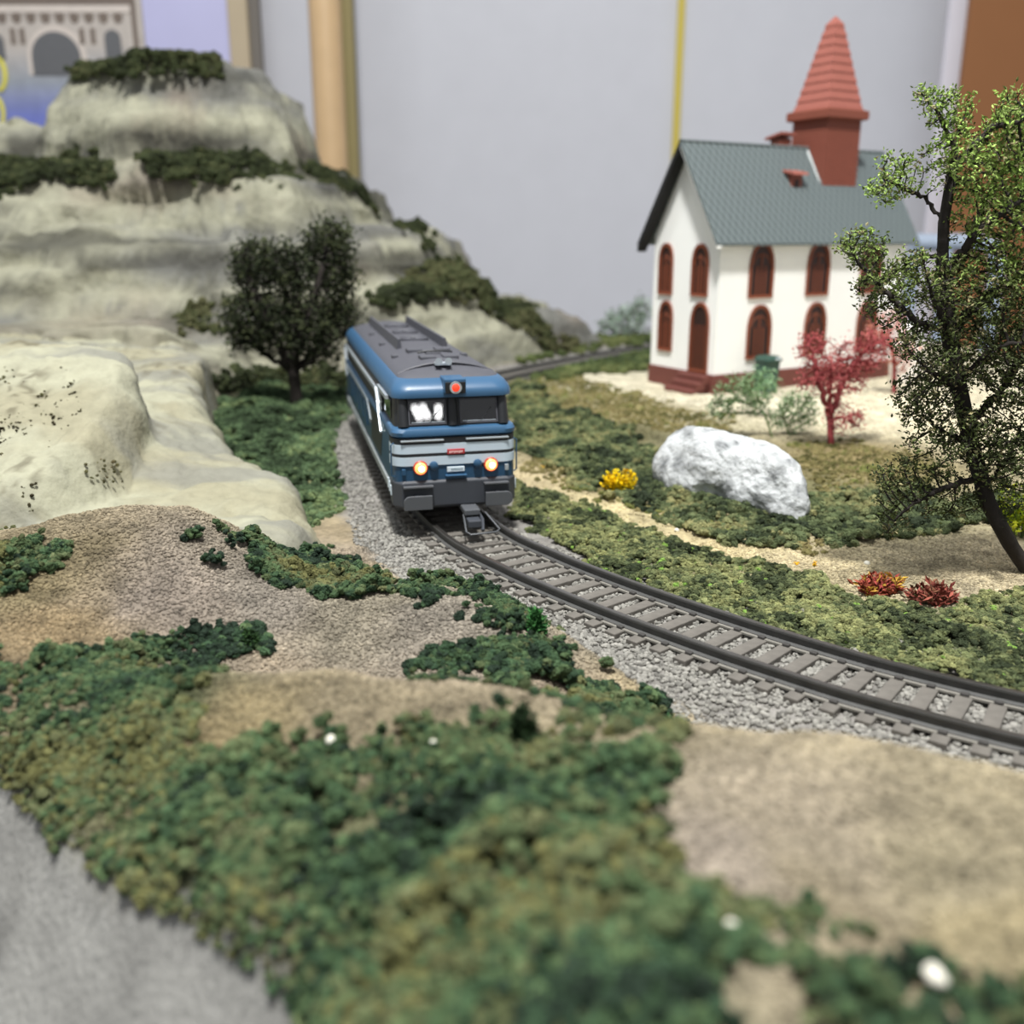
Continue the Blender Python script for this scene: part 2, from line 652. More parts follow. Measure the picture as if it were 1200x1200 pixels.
ecol = np.array(lin('83827e'))[None, :] * (1 + 0.28 * fbm(GXX * 0.9 + GYY * 0.6, GYY * 0.5 - GXX * 0.4, 81, 4)).reshape(-1, 1)
dark = smooth(0.0, 0.45, fbm(GXX * 0.6, GYY * 0.6, 85, 3)).reshape(-1, 1)
ecol = ecol * (1 - 0.5 * dark)
eb = smooth(-0.22, 0.06, sd).reshape(-1, 1)
gcol = gcol.reshape(-1, 3) * (1 - eb) + ecol * eb
g = sub_mesh('ground', quads[~side_face], M['ground'], gcol.reshape(-1, 3))
tag(g, 'uneven sandy and gravelly layout ground', 'ground', kind='structure')
e = sub_mesh('embankment', quads[side_face], M['concrete'], ecol)
tag(e, 'steep grey plaster side of the layout in the corner', 'embankment', kind='structure')
# the board going on behind everything
b = MB().box(-160, 160, -60, 150, -92.0, -90).build('floor', plain('hall_floor', '#77736c', 0.8), None)
tag(b, 'hall floor far below the layout', 'floor', kind='structure')


# ------------------------------------------------------------------ rock mountain and outcrop as height fields with terraces
def wpoly(pts):
    return [tuple(at_d(u, v, d)[:2]) for u, v, d in pts]


def warp(x, y, a, f, seed):
    return x + a * fbm(x * f, y * f, seed, 4), y + a * fbm(x * f, y * f, seed + 50, 4)


def z_of(v, d):
    return float(at_d(600, v, d)[2])


def mesa(x, y, poly, top, width, base=-1.5, shape=0.55):
    """terrace with a steep, rounded rim"""
    s = poly_sdf(x, y, poly)
    t = np.clip((s + width) / width, 0, 1)
    return base + (top - base) * (1 - (1 - t) ** 2) ** shape


MX0, MX1, MY0, MY1, MS = -62.0, 16.0, 34.0, 100.0, 0.22
mx, my = np.meshgrid(np.arange(MX0, MX1, MS), np.arange(MY0, MY1, MS))
wx, wy = warp(mx, my, 1.5, 0.22, 101)
mz = np.full(mx.shape, -1.3)
# (outline in world, top height, cliff width)
T_TOP = [(-30.0, 74), (-28.6, 70.5), (-26, 67.6), (-23, 65.8), (-18.5, 66.5), (-17.2, 70), (-17.4, 80), (-31, 82)]
T_LEFT = [(-75, 71), (-34, 70), (-30.5, 71.5), (-30, 82), (-75, 84)]
T_LEDGE = [(-75, 63), (-44, 62), (-30, 60.5), (-21, 60), (-14.5, 62), (-13, 68), (-13, 90), (-75, 92)]
T_SHOULDER = [(-75, 57), (-40, 56.5), (-26, 56.5), (-16, 57), (-10, 60), (-7, 66), (-7, 92), (-75, 92)]
T_RIGHT = [(-16, 54.5), (-9, 55.3), (-4.6, 58.5), (-3.4, 62), (-5, 90), (-20, 90)]
T_TOE = [(-12, 53), (-6.5, 54.2), (-2.5, 57.5), (1.5, 63.5), (3, 68), (0, 90), (-20, 90)]
T_LOWER = [(-75, 47), (-40, 46.5), (-24, 45.5), (-17, 45.5), (-15.2, 48), (-15.5, 60), (-75, 60)]
for poly, top, wdt, shp in ((T_LOWER, 2.6, 2.2, 0.5), (T_SHOULDER, 7.4, 4.6, 0.62), (T_LEDGE, 11.3, 3.6, 0.6), (T_RIGHT, 4.6, 3.2, 0.6), (T_TOE, 2.0, 3.6, 0.8), (T_LEFT, 14.2, 3.5, 0.6), (T_TOP, 17.6, 4.5, 0.6)):
    h = mesa(wx, wy, poly, top, wdt, -1.3, shp)
    mz = np.maximum(mz, h)
ridge = 1 - np.abs(fbm(mx * 0.16, my * 0.16, 111, 5))
mz = mz + smooth(-1, 2, mz) * (1.7 * (ridge - 0.75) + 0.6 * fbm(mx * 0.35, my * 0.35, 115, 3) + 0.12 * fbm(mx * 1.1, my * 1.1, 117, 3))
# strata: push the slopes towards steps
band = 1.25
q = mz / band + 0.5 * fbm(mx * 0.12, my * 0.12, 119, 3)
mz = mz + 0.2 * np.sin(q * 2 * PI) * smooth(0, 2, mz)
td = track_dist(mx, my)
mz = np.where(td < 2.6, np.minimum(mz, -0.5 + 0.0 * td), np.minimum(mz, -0.5 + (td - 2.6) * 2.6))
MOUNTAIN = Field(MX0, MY0, MS, mz)
cream, greyc, rust, darkc = (np.array(lin(c)) for c in ('92917f', '6e6e69', '7d7164', '353430'))
st = fbm3(mx * 0.16, my * 0.16, mz * 0.75, 121, 5)
k1 = smooth(-0.2, 0.35, st)[..., None]
k2 = smooth(0.15, 0.5, fbm3(mx * 0.13, my * 0.13, mz * 0.3, 127, 4))[..., None]
k3 = smooth(0.02, 0.34, fbm3(mx * 0.14 + 5, my * 0.14, mz * 0.7, 131, 4))[..., None]
mcol = cream * (1 - k1) + greyc * k1
mcol = mcol * (1 - 0.5 * k2) + rust * 0.5 * k2
mcol = mcol * (1 - 0.75 * k3) + darkc * 0.75 * k3
k5 = (smooth(11.2, 12.0, mz) * smooth(14.2, 13.2, mz) * smooth(-0.25, 0.15, fbm(mx * 0.35, my * 0.35, 139, 3)) * smooth(-14, -17, mx))[..., None]  # shade of the recess under the top terrace, painted into the rock colour
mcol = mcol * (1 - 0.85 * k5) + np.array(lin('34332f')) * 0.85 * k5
k4 = (smooth(54, 50, my) * smooth(-0.3, 0.3, fbm(mx * 0.3, my * 0.3 + mz * 0.5, 137, 4) + 0.15))[..., None]
mcol = mcol * (1 - 0.6 * k4) + np.array(lin('7a7566')) * 0.6 * k4


def field_obj(name, X, Y, Z, mat, colour, keep=None):
    n1, n0 = X.shape
    ii = np.arange(n0 * n1).reshape(n1, n0)
    qd = np.stack([ii[:-1, :-1], ii[:-1, 1:], ii[1:, 1:], ii[1:, :-1]], -1).reshape(-1, 4)
    if keep is not None:
        qd = qd[keep.reshape(-1)[qd].any(1)]
    used, inv = np.unique(qd, return_inverse=True)
    V = np.stack([X, Y, Z], -1).reshape(-1, 3)[used]
    return mesh_obj(name, V.tolist(), inv.reshape(qd.shape).tolist(), mat, None, True, colour.reshape(-1, 3)[used])


mdy = -smooth(0, 2.5, mz) * (2.0 * fbm3(mx * 0.2, my * 0.1, mz * 0.36, 141, 4) + 0.9 * fbm3(mx * 0.16, my * 0.1, mz * 1.2, 143, 4))
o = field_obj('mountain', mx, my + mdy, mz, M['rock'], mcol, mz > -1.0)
tag(o, 'terraced cream and grey rock mountain behind the locomotive', 'mountain', kind='structure')

# cream outcrop beside the gravel mound
OX0, OY0, OS = -34.0, 19.0, 0.12
ox, oy = np.meshgrid(np.arange(OX0, -4.5, OS), np.arange(OY0, 48, OS))
wx, wy = warp(ox, oy, 0.35, 0.5, 201)
P_PLATE = [tuple(p) for p in ((-34, 20), (-12, 20.5), (-5.9, 22.3), (-5.75, 23.6), (-7.2, 27.5), (-10.2, 31.5), (-12.5, 36), (-13.5, 41), (-16, 46), (-34, 46))]
P_BULGE = [tuple(p) for p in ((-34, 21.5), (-15, 22.0), (-11.9, 23.6), (-11.4, 26.2), (-12.0, 29.0), (-12.6, 30.6), (-14.5, 32.0), (-34, 33))]
plate_top = 0.40 + 0.045 * (oy - 22) + 0.02 * np.maximum(-ox - 8, 0) + 1.0 * smooth(-8.5, -12.5, ox) * smooth(24, 29, oy)
bulge_top = np.minimum(0.95 + 0.40 * (oy - 22.3), 3.75 + 0.06 * (oy - 29.3)) + 0.12 * fbm(ox * 0.8, oy * 0.8, 205, 3)
oz = np.maximum(mesa(wx, wy, P_PLATE, plate_top, 1.0, -1.4, 0.45), mesa(wx, wy, P_BULGE, bulge_top, 1.1, -1.4, 0.42))
oz = oz + smooth(-1, 0.2, oz) * (0.24 * fbm(ox * 0.5, oy * 0.5, 207, 4) + 0.09 * fbm(ox * 1.6, oy * 1.6, 209, 3))
OUTCROP = Field(OX0, OY0, OS, oz)
k = smooth(-0.2, 0.4, fbm(ox * 0.45, oy * 0.45, 211, 5))[..., None]
k2 = smooth(0.0, 0.45, fbm(ox * 0.3, oy * 0.7, 217, 5))[..., None]
ocol = np.array(lin('9c9b87')) * (1 - k * 0.6) + np.array(lin('868069')) * k * 0.6
ocol = ocol * (1 - 0.75 * k2) + np.array(lin('777770')) * 0.75 * k2
sp = smooth(0.22, 0.4, fbm(ox * 4, oy * 4, 223, 2)) * smooth(-0.2, 0.4, fbm(ox * 0.5, oy * 0.5, 227, 2))
sp = (sp * smooth(-9.5, -12.5, ox))[..., None]
ocol = ocol * (1 - 0.7 * sp) + np.array(lin('5d5848')) * 0.7 * sp
oz = oz + smooth(-1, 0.2, oz) * 0.10 * (1 - np.abs(fbm(ox * 1.1, oy * 1.1, 229, 4)) * 2.5)
odx = 0.45 * fbm3(ox * 0.4, oy * 0.4, oz * 0.9, 231, 4) * smooth(-0.6, 0.6, oz)
o = field_obj('rock_outcrop', ox + odx, oy + 0.6 * odx, oz, M['slab'], ocol, oz > -1.1)
tag(o, 'smooth cream plaster rock outcrop behind the gravel mound', 'rock outcrop', kind='structure')


# ------------------------------------------------------------------ scattered foam, stones and crumbs (geometry nodes, nobody could count them)
def scatter_tree(name, mat, kind):
    ng = bpy.data.node_groups.new(name, 'GeometryNodeTree')
    ng.interface.new_socket('Geometry', in_out='INPUT', socket_type='NodeSocketGeometry')
    ng.interface.new_socket('Geometry', in_out='OUTPUT', socket_type='NodeSocketGeometry')
    N, L = ng.nodes, ng.links
    gi, go = N.new('NodeGroupInput'), N.new('NodeGroupOutput')
    join = N.new('GeometryNodeJoinGeometry')
    for k in range(3):
        if kind == 'foam':
            core = N.new('GeometryNodeMeshIcoSphere')
            core.inputs['Radius'].default_value = 0.8
            core.inputs['Subdivisions'].default_value = 2
            dist = N.new('GeometryNodeDistributePointsOnFaces')
            dist.inputs['Density'].default_value = 26.0
            dist.inputs['Seed'].default_value = k * 7 + 3
            L.new(core.outputs['Mesh'], dist.inputs['Mesh'])
            grain = N.new('GeometryNodeMeshIcoSphere')
            grain.inputs['Radius'].default_value = 0.17
            grain.inputs['Subdivisions'].default_value = 1
            inst = N.new('GeometryNodeInstanceOnPoints')
            rv = N.new('FunctionNodeRandomValue')
            rv.data_type = 'FLOAT_VECTOR'
            rv.inputs[0].default_value = (0.35, 0.35, 0.35)
            rv.inputs[1].default_value = (1.4, 1.4, 1.4)
            rr = N.new('FunctionNodeRandomValue')
            rr.data_type = 'FLOAT_VECTOR'
            rr.inputs[0].default_value = (0, 0, 0)
            rr.inputs[1].default_value = (6.28, 6.28, 6.28)
            L.new(dist.outputs['Points'], inst.inputs['Points'])
            L.new(grain.outputs['Mesh'], inst.inputs['Instance'])
            L.new(rv.outputs[0], inst.inputs['Scale'])
            L.new(rr.outputs[0], inst.inputs['Rotation'])
            j2 = N.new('GeometryNodeJoinGeometry')
            real = N.new('GeometryNodeRealizeInstances')
            L.new(inst.outputs[0], real.inputs[0])
            core2 = N.new('GeometryNodeMeshIcoSphere')
            core2.inputs['Radius'].default_value = 0.5
            core2.inputs['Subdivisions'].default_value = 2
            L.new(core2.outputs['Mesh'], j2.inputs[0])
            L.new(real.outputs[0], j2.inputs[0])
            src = j2.outputs[0]
            amp, nsc = 1.5, 1.15
        else:
            core = N.new('GeometryNodeMeshIcoSphere')
            core.inputs['Radius'].default_value = 1.0
            core.inputs['Subdivisions'].default_value = 2
            src = core.outputs['Mesh']
            amp, nsc = 1.1, 0.9
        sp_ = N.new('GeometryNodeSetPosition')
        nz = N.new('ShaderNodeTexNoise')
        nz.noise_dimensions = '4D'
        nz.inputs['W'].default_value = k * 3.7
        nz.inputs['Scale'].default_value = nsc
        sub = N.new('ShaderNodeVectorMath')
        sub.operation = 'SUBTRACT'
        sub.inputs[1].default_value = (0.5, 0.5, 0.5)
        scl = N.new('ShaderNodeVectorMath')
        scl.operation = 'SCALE'
        scl.inputs['Scale'].default_value = amp
        L.new(nz.outputs['Color'], sub.inputs[0])
        L.new(sub.outputs[0], scl.inputs[0])
        L.new(src, sp_.inputs['Geometry'])
        L.new(scl.outputs[0], sp_.inputs['Offset'])
        sm = N.new('GeometryNodeSetMaterial')
        sm.inputs['Material'].default_value = mat
        L.new(sp_.outputs[0], sm.inputs['Geometry'])
        g2i = N.new('GeometryNodeGeometryToInstance')
        L.new(sm.outputs[0], g2i.inputs[0])
        L.new(g2i.outputs[0], join.inputs[0])
    m2p = N.new('GeometryNodeMeshToPoints')
    L.new(gi.outputs[0], m2p.inputs['Mesh'])
    iop = N.new('GeometryNodeInstanceOnPoints')
    L.new(m2p.outputs['Points'], iop.inputs['Points'])
    L.new(join.outputs[0], iop.inputs['Instance'])
    iop.inputs['Pick Instance'].default_value = True
    for an, sock in (('siz', 'Scale'), ('rot', 'Rotation')):
        na = N.new('GeometryNodeInputNamedAttribute')
        na.data_type = 'FLOAT_VECTOR'
        na.inputs['Name'].default_value = an
        L.new(na.outputs['Attribute'], iop.inputs[sock])
    L.new(iop.outputs[0], go.inputs[0])
    return ng


GN = {'foam': scatter_tree('foam_clumps', M['foam'], 'foam'), 'stone': scatter_tree('stone_grains', M['stone'], 'stone')}


def scatter(name, pts, size, colour, kind, label, cat, parent=None, squash=0.75):
    n = len(pts)
    me = bpy.data.meshes.new(name)
    me.vertices.add(n)
    me.vertices.foreach_set('co', np.asarray(pts, np.float32).ravel())
    siz = np.stack([size * RNG.uniform(0.8, 1.25, n), size * RNG.uniform(0.8, 1.25, n), size * squash * RNG.uniform(0.8, 1.25, n)], 1)
    rot = np.stack([RNG.uniform(-0.4, 0.4, n), RNG.uniform(-0.4, 0.4, n), RNG.uniform(0, 6.28, n)], 1)
    for an, data in (('siz', siz), ('rot', rot)):
        a = me.attributes.new(an, 'FLOAT_VECTOR', 'POINT')
        a.data.foreach_set('vector', data.astype(np.float32).ravel())
    a = me.attributes.new('col', 'FLOAT_COLOR', 'POINT')
    c = np.ones((n, 4), np.float32)
    c[:, :3] = np.clip(colour, 0.002, 1)
    a.data.foreach_set('color', c.ravel())
    me.materials.append(M['foam' if kind == 'foam' else 'stone'])
    o = bpy.data.objects.new(name, me)
    COL.objects.link(o)
    md = o.modifiers.new('scatter', 'NODES')
    md.node_group = GN[kind]
    if parent: o.parent = parent
    tag(o, label, cat, kind='stuff')
    return o


def sample(field, bounds, polys, density, jitter=10.0, extra=None):
    """random points of a field whose picture position falls in one of the polygons"""
    x0, x1, y0, y1 = bounds
    n = int((x1 - x0) * (y1 - y0) * density)
    x, y = RNG.uniform(x0, x1, n), RNG.uniform(y0, y1, n)
    z = field(x, y)
    u, v = project(x, y, z)
    u = u + jitter * 2.0 * fbm(x * 1.7, y * 1.7, 301, 3)
    v = v + jitter * 1.2 * fbm(x * 1.7, y * 1.7, 307, 3)
    u, v = np.clip(u, 1, 1199), np.clip(v, 1, 1199)
    ok = np.zeros(n, bool)
    for p in polys:
        ok |= in_poly(u, v, p)
    if extra is not None:
        ok &= extra(x, y)
    return x[ok], y[ok], z[ok], u[ok], v[ok]


def palette(x, y, cols, freq, seed, spread=0.2):
    cs = np.array([lin(c) for c in cols])
    t = np.clip((fbm(x * freq, y * freq, seed, 3) * 1.0 + 0.5) + RNG.normal(0, 0.2, x.shape), 0, 0.999) * (len(cs) - 1)
    i = np.minimum(t.astype(int), len(cs) - 2)
    f = (t - i)[:, None]
    c = cs[i] * (1 - f) + cs[i + 1] * f
    return c * RNG.uniform(1 - spread, 1 + spread, (len(x), 1))


off_track = lambda lim: (lambda x, y: track_dist(x, y) > lim)
on_board = lambda x, y: (track_dist(x, y) > 2.4) & (edge_out(x, y) < 0.08)

FG = [[(0, 640), (90, 650), (40, 690), (0, 715)],
      [(240, 618), (300, 622), (385, 660), (440, 682), (425, 702), (330, 700), (262, 662)],
      [(430, 690), (500, 690), (645, 708), (665, 770), (745, 832), (700, 832), (620, 800), (490, 792), (480, 768), (572, 750), (540, 708)],
      [(0, 770), (150, 755), (300, 735), (310, 760), (228, 792), (205, 850), (235, 880), (330, 880), (450, 865), (600, 838), (700, 842), (785, 825), (800, 865), (755, 930),
       (765, 965), (830, 1040), (960, 1060), (1060, 1110), (1200, 1150), (1200, 1200), (0, 1200), (0, 870)]]
x, y, z, u, v = sample(GROUND, (-13, 12, 3.2, 24), FG, 210, 24, on_board)
thin = fbm(x * 1.2, y * 1.2, 309, 3) + RNG.normal(0, 0.12, len(x)) > -0.33
x, y, z, u, v = x[thin], y[thin], z[thin], u[thin], v[thin]
big = fbm(x * 0.9, y * 0.9, 311, 3)
size = (0.06 + 0.055 * smooth(-0.3, 0.6, big)) * RNG.uniform(0.7, 1.25, len(x))
z = z + 0.05 + 0.32 * smooth(-0.15, 0.6, fbm(x * 1.4, y * 1.4, 313, 3)) * RNG.uniform(0.2, 1, len(x))
c = palette(x, y, ['28342a', '324532', '40543b', '4d5e40', '555f42', '5c6044', '62623f'], 0.7, 317, 0.35)
scatter('ground_foliage', np.stack([x, y, z], 1), size, c, 'foam', 'blurred dark green and olive foam foliage over the near mounds', 'foliage')

TS = [[(592, 604), (700, 668), (800, 708), (1000, 774), (1200, 826), (1200, 690), (1130, 712), (1040, 712), (950, 678), (800, 638), (700, 598), (606, 566)]]
x, y, z, u, v = sample(GROUND, (-2, 18, 11, 31), TS, 240, 8, off_track(1.1))
z = z + 0.0 + 0.20 * smooth(-0.4, 0.6, fbm(x * 2.2, y * 2.2, 323, 3)) * smooth(1.05, 1.7, track_dist(x, y))
c = palette(x, y, ['333a2a', '4a5239', '626948', '777b54', '828459'], 1.6, 331, 0.35)
fresh = RNG.uniform(0, 1, (len(x), 1)) < 0.012
c = np.where(fresh, np.array(lin('7c9c4c')), c)
scatter('trackside_foliage', np.stack([x, y, z], 1), RNG.uniform(0.035, 0.10, len(x)), c, 'foam', 'low grey green foam foliage along the far rail', 'foliage')

BK = [[(598, 470), (640, 470), (700, 490), (765, 525), (770, 562), (900, 602), (950, 612), (955, 580), (1080, 570), (1120, 600), (1090, 622), (1000, 642), (850, 642), (740, 592), (640, 545), (602, 522)],
      [(600, 445), (640, 455), (600, 500)], [(1000, 640), (1200, 610), (1200, 580), (1000, 600)]]
x, y, z, u, v = sample(GROUND, (-4, 22, 18, 52), BK, 70, 9, off_track(2.2))
z = z + 0.02 + 0.25 * smooth(-0.3, 0.6, fbm(x * 1.0, y * 1.0, 337, 3))
c = palette(x, y, ['30382a', '454e36', '596345', '6e7350', '7c7a54'], 1.0, 341, 0.35)
scatter('bank_foliage', np.stack([x, y, z], 1), RNG.uniform(0.06, 0.16, len(x)), c, 'foam', 'dark green foam foliage on the bank below the church', 'foliage')

MS_ = [[(600, 445), (660, 440), (720, 455), (800, 480), (860, 490), (860, 520), (780, 505), (700, 492), (640, 475), (600, 480)],
       [(930, 520), (1000, 520), (1090, 535), (1090, 580), (960, 585), (945, 545)], [(610, 555), (760, 600), (960, 655), (960, 630), (760, 580), (620, 535)]]
x, y, z, u, v = sample(GROUND, (-4, 22, 18, 56), MS_, 34, 9, off_track(2.2))
c = palette(x, y, ['5c5a38', '756e48', '8a7f58', '6c7040'], 0.8, 347)
scatter('bank_turf', np.stack([x, y, z + 0.01], 1), RNG.uniform(0.05, 0.12, len(x)), c, 'foam', 'dry olive brown turf along the top of the bank and lane', 'turf')

LF = [[(236, 482), (330, 452), (410, 462), (408, 500), (398, 600), (350, 628), (300, 580)]]
x, y, z, u, v = sample(GROUND, (-16, -3, 22, 50), LF, 70, 10, off_track(2.3))
ok = OUTCROP(x, y) < z + 0.4
x, y, z = x[ok], y[ok], z[ok]
z = z + 0.02 + 0.3 * smooth(-0.2, 0.6, fbm(x * 1.1, y * 1.1, 353, 3))
c = palette(x, y, ['2f3b2a', '3f4f38', '526548', '66744f'], 0.9, 359, 0.3)
scatter('hollow_foliage', np.stack([x, y, z], 1), RNG.uniform(0.07, 0.16, len(x)), c, 'foam', 'dark green foam foliage between the outcrop and the locomotive', 'foliage')

FL = [[(0, 425), (90, 432), (105, 470), (60, 540), (45, 600), (0, 605)], [(95, 540), (150, 535), (165, 565), (110, 575)]]
x, y, z, u, v = sample(OUTCROP, (-24, -8, 20, 33), FL, 80, 10)
ok = RNG.uniform(0, 1, len(x)) < smooth(-0.45, 0.35, fbm(x * 1.3, y * 1.3, 375, 3)) * 0.8
x, y, z = x[ok], y[ok], z[ok]
c = palette(x, y, ['3c382a', '4c4834', '5a5a3c', '6b6248'], 0.8, 377, 0.3)
scatter('outcrop_flock', np.stack([x, y, z + 0.01], 1), RNG.uniform(0.02, 0.055, len(x)), c, 'foam', 'dark crumbs of flock speckling the cream outcrop', 'flock')

MT = [[(0, 188), (120, 180), (140, 200), (125, 225), (60, 205), (0, 235)], [(165, 182), (270, 178), (345, 198), (350, 212), (310, 232), (270, 222), (175, 205)],
      [(88, 60), (255, 60), (255, 88), (88, 90)], [(430, 350), (520, 300), (560, 325), (610, 350), (660, 400), (690, 400), (680, 412), (640, 412), (590, 375), (530, 345), (450, 362)],
      [(205, 360), (290, 350), (300, 395), (215, 390)], [(250, 440), (420, 430), (420, 480), (250, 480)], [(350, 190), (400, 205), (500, 270), (515, 300), (480, 270), (400, 222)]]
x, y, z, u, v = sample(MOUNTAIN, (-44, 8, 45, 82), MT, 40, 8)
ok = z > -0.6
x, y, z = x[ok], y[ok], z[ok]
c = palette(x, y, ['2e3324', '3b422c', '4a4f35', '5a5a40'], 0.3, 367)
scatter('mountain_scrub', np.stack([x, y - 0.25, z + RNG.uniform(0.0, 0.45, len(x)) * smooth(-0.5, 0.6, fbm(x * 0.6, y * 0.6, 371, 3))], 1), RNG.uniform(0.12, 0.28, len(x)), c, 'foam', 'dark scrub growing along the ledges of the mountain', 'foliage')

FB = [[(600, 428), (650, 415), (690, 398), (770, 392), (770, 432), (700, 440), (640, 446)]]
x, y, z, u, v = sample(GROUND, (-4, 25, 50, 74), FB, 8, 6, off_track(2.2))
c = palette(x, y, ['3f4a30', '56603c', '6a7048'], 0.3, 373)
scatter('far_verge_foliage', np.stack([x, y, z + 0.1], 1), RNG.uniform(0.15, 0.36, len(x)), c, 'foam', 'green verge beside the far end of the track', 'foliage')

# ballast
n = 150000
x, y = RNG.uniform(-8, 17, n), RNG.uniform(8.5, 46, n)
td = track_dist(x, y) + 0.35 * fbm(x * 1.5, y * 1.5, 379, 3)
TRL = catmull(TRACK_PTS, 1.0)
nearest = np.hypot(x[:, None] - TRL[None, :, 0], y[:, None] - TRL[None, :, 1]).argmin(1)
nearest = np.clip(nearest, 1, len(TRL) - 2)
tg = TRL[nearest + 1] - TRL[nearest - 1]
far_side = (tg[:, 0] * (y - TRL[nearest, 1]) - tg[:, 1] * (x - TRL[nearest, 0])) < 0
keep = (td < np.where(far_side, 1.5, 2.7)) & (RNG.uniform(0, 1, n) < np.where(y > 27, 0.45, 1.0))
x, y = x[keep], y[keep]
z = GROUND(x, y) + 0.01 + 0.03 * RNG.uniform(0, 1, len(x))
gv = RNG.uniform(0.75, 1.35, (len(x), 1))
c = np.array(lin('85837d')) * gv * np.where(RNG.uniform(0, 1, (len(x), 1)) < 0.2, 0.6, 1)
scatter('ballast', np.stack([x, y, z], 1), RNG.uniform(0.03, 0.058, len(x)), c, 'stone', 'grey crushed stone ballast under the track', 'ballast', squash=0.8)

# gravel crumbs on the bare ground
n = 210000
x, y = RNG.uniform(-13, 12, n), RNG.uniform(4.5, 24, n)
keep = (track_dist(x, y) > 2.3) & (edge_out(x, y) < 0.02)
x, y = x[keep], y[keep]
c = ground_colour(x, y) * RNG.uniform(0.6, 1.4, (len(x), 1))
scatter('gravel', np.stack([x, y, GROUND(x, y) + 0.005], 1), RNG.uniform(0.014, 0.04, len(x)), c, 'stone', 'fine beige and brown gravel covering the near mounds', 'gravel', squash=0.8)
n = 26000
x, y = RNG.uniform(-3, 22, n), RNG.uniform(14, 46, n)
keep = (track_dist(x, y) > 2.2)
x, y = x[keep], y[keep]
c = ground_colour(x, y) * RNG.uniform(0.65, 1.3, (len(x), 1))
scatter('sand', np.stack([x, y, GROUND(x, y) + 0.004], 1), RNG.uniform(0.02, 0.05, len(x)), c, 'stone', 'pale sand and grit of the lane and churchyard', 'sand', squash=0.8)

# ------------------------------------------------------------------ the railway track
M['rail_side'] = plain('weathered_rail', '#535352', 0.5, 0.2, vary=0.2, scale=6)
M['rail_head'] = plain('worn_rail_head', '#7d7a76', 0.32, 0.9, vary=0.15, scale=6)
M['sleeper'] = plain('weathered_sleeper', '#65615b', 0.85, vary=0.3, scale=4, bump=0.02, bump_scale=14)
M['chair'] = plain('dark_rail_chair', '#3a3836', 0.7, vary=0.2)
track = empty('railway_track', (TRACK[0][0], TRACK[0][1], -0.4))
tag(track, 'curving single railway track with dark sleepers on grey ballast', 'railway track')
T0 = np.array(track.location)


def frame_at(i):
    a, b = TRACK[max(i - 1, 0)], TRACK[min(i + 1, len(TRACK) - 1)]
    d = (b - a) / np.linalg.norm(b - a)
    return TRACK[i], d, np.array([d[1], -d[0]])


def rail_strip(section, side):
    rg = []
    for i in range(len(TRACK)):
        p, d, nrm = frame_at(i)
        rg.append([(*(p + nrm * (side * HALF_GAUGE + sx) - T0[:2]), sz - T0[2]) for sx, sz in section])
    return MB().rings(rg)


SEC_BODY = [(-0.12, -0.235), (0.12, -0.235), (0.12, -0.205), (0.03, -0.18), (0.028, -0.075), (0.062, -0.055), (0.062, -0.012), (-0.062, -0.012), (-0.062, -0.055), (-0.028, -0.075), (-0.03, -0.18), (-0.12, -0.205)]
SEC_FOOT = [(-0.20, -0.262), (0.20, -0.262), (0.20, -0.222), (-0.20, -0.222)]
M['foot_strip'] = plain('grey_foot_strip', '#77746d', 0.85, vary=0.25, scale=8)
SEC_HEAD = [(-0.05, -0.016), (0.05, -0.016), (0.05, -0.004), (0.03, 0.0), (-0.03, 0.0), (-0.05, -0.004)]
for s in (1, -1):
    r = rail_strip(SEC_BODY, s).build('rail', M['rail_side'], track)
    rail_strip(SEC_HEAD, s).build('running_surface', M['rail_head'], r)
    rail_strip(SEC_FOOT, s).build('foot_strip', M['foot_strip'], r)
sl_proto = MB().bbox(-1.30, 1.30, -0.14, 0.14, -0.40, -0.232, 0.02)
ch_proto = MB()
for s in (1, -1):
    for q in (1, -1):
        xx = s * HALF_GAUGE + q * 0.16
        ch_proto.bbox(xx - 0.05, xx + 0.05, -0.075, 0.075, -0.25, -0.175, 0.02)
sl_mesh = ch_mesh = None
L = len(TRACK)
total = (L - 1) * 0.25
pos = 0.3
while pos < total - 0.3:
    i = int(round(pos / 0.25))
    p, d, nrm = frame_at(i)
    p = TRACK[i] + d * (pos - i * 0.25)
    if sl_mesh is None:
        sl = sl_proto.build('sleeper', M['sleeper'], track)
        ch = ch_proto.build('rail_chairs', M['chair'], sl)
        ch['kind'] = 'stuff'
        sl_mesh, ch_mesh = sl.data, ch.data
    else:
        sl = bpy.data.objects.new('sleeper', sl_mesh)
        COL.objects.link(sl)
        sl.parent = track
        ch = bpy.data.objects.new('rail_chairs', ch_mesh)
        COL.objects.link(ch)
        ch.parent = sl
        ch['kind'] = 'stuff'
    sl.location = (p[0] - T0[0], p[1] - T0[1], -T0[2] + random.uniform(-0.004, 0.004))
    sl.rotation_euler = (0, 0, math.atan2(nrm[1], nrm[0]) + random.uniform(-0.02, 0.02))
    pos += 0.56

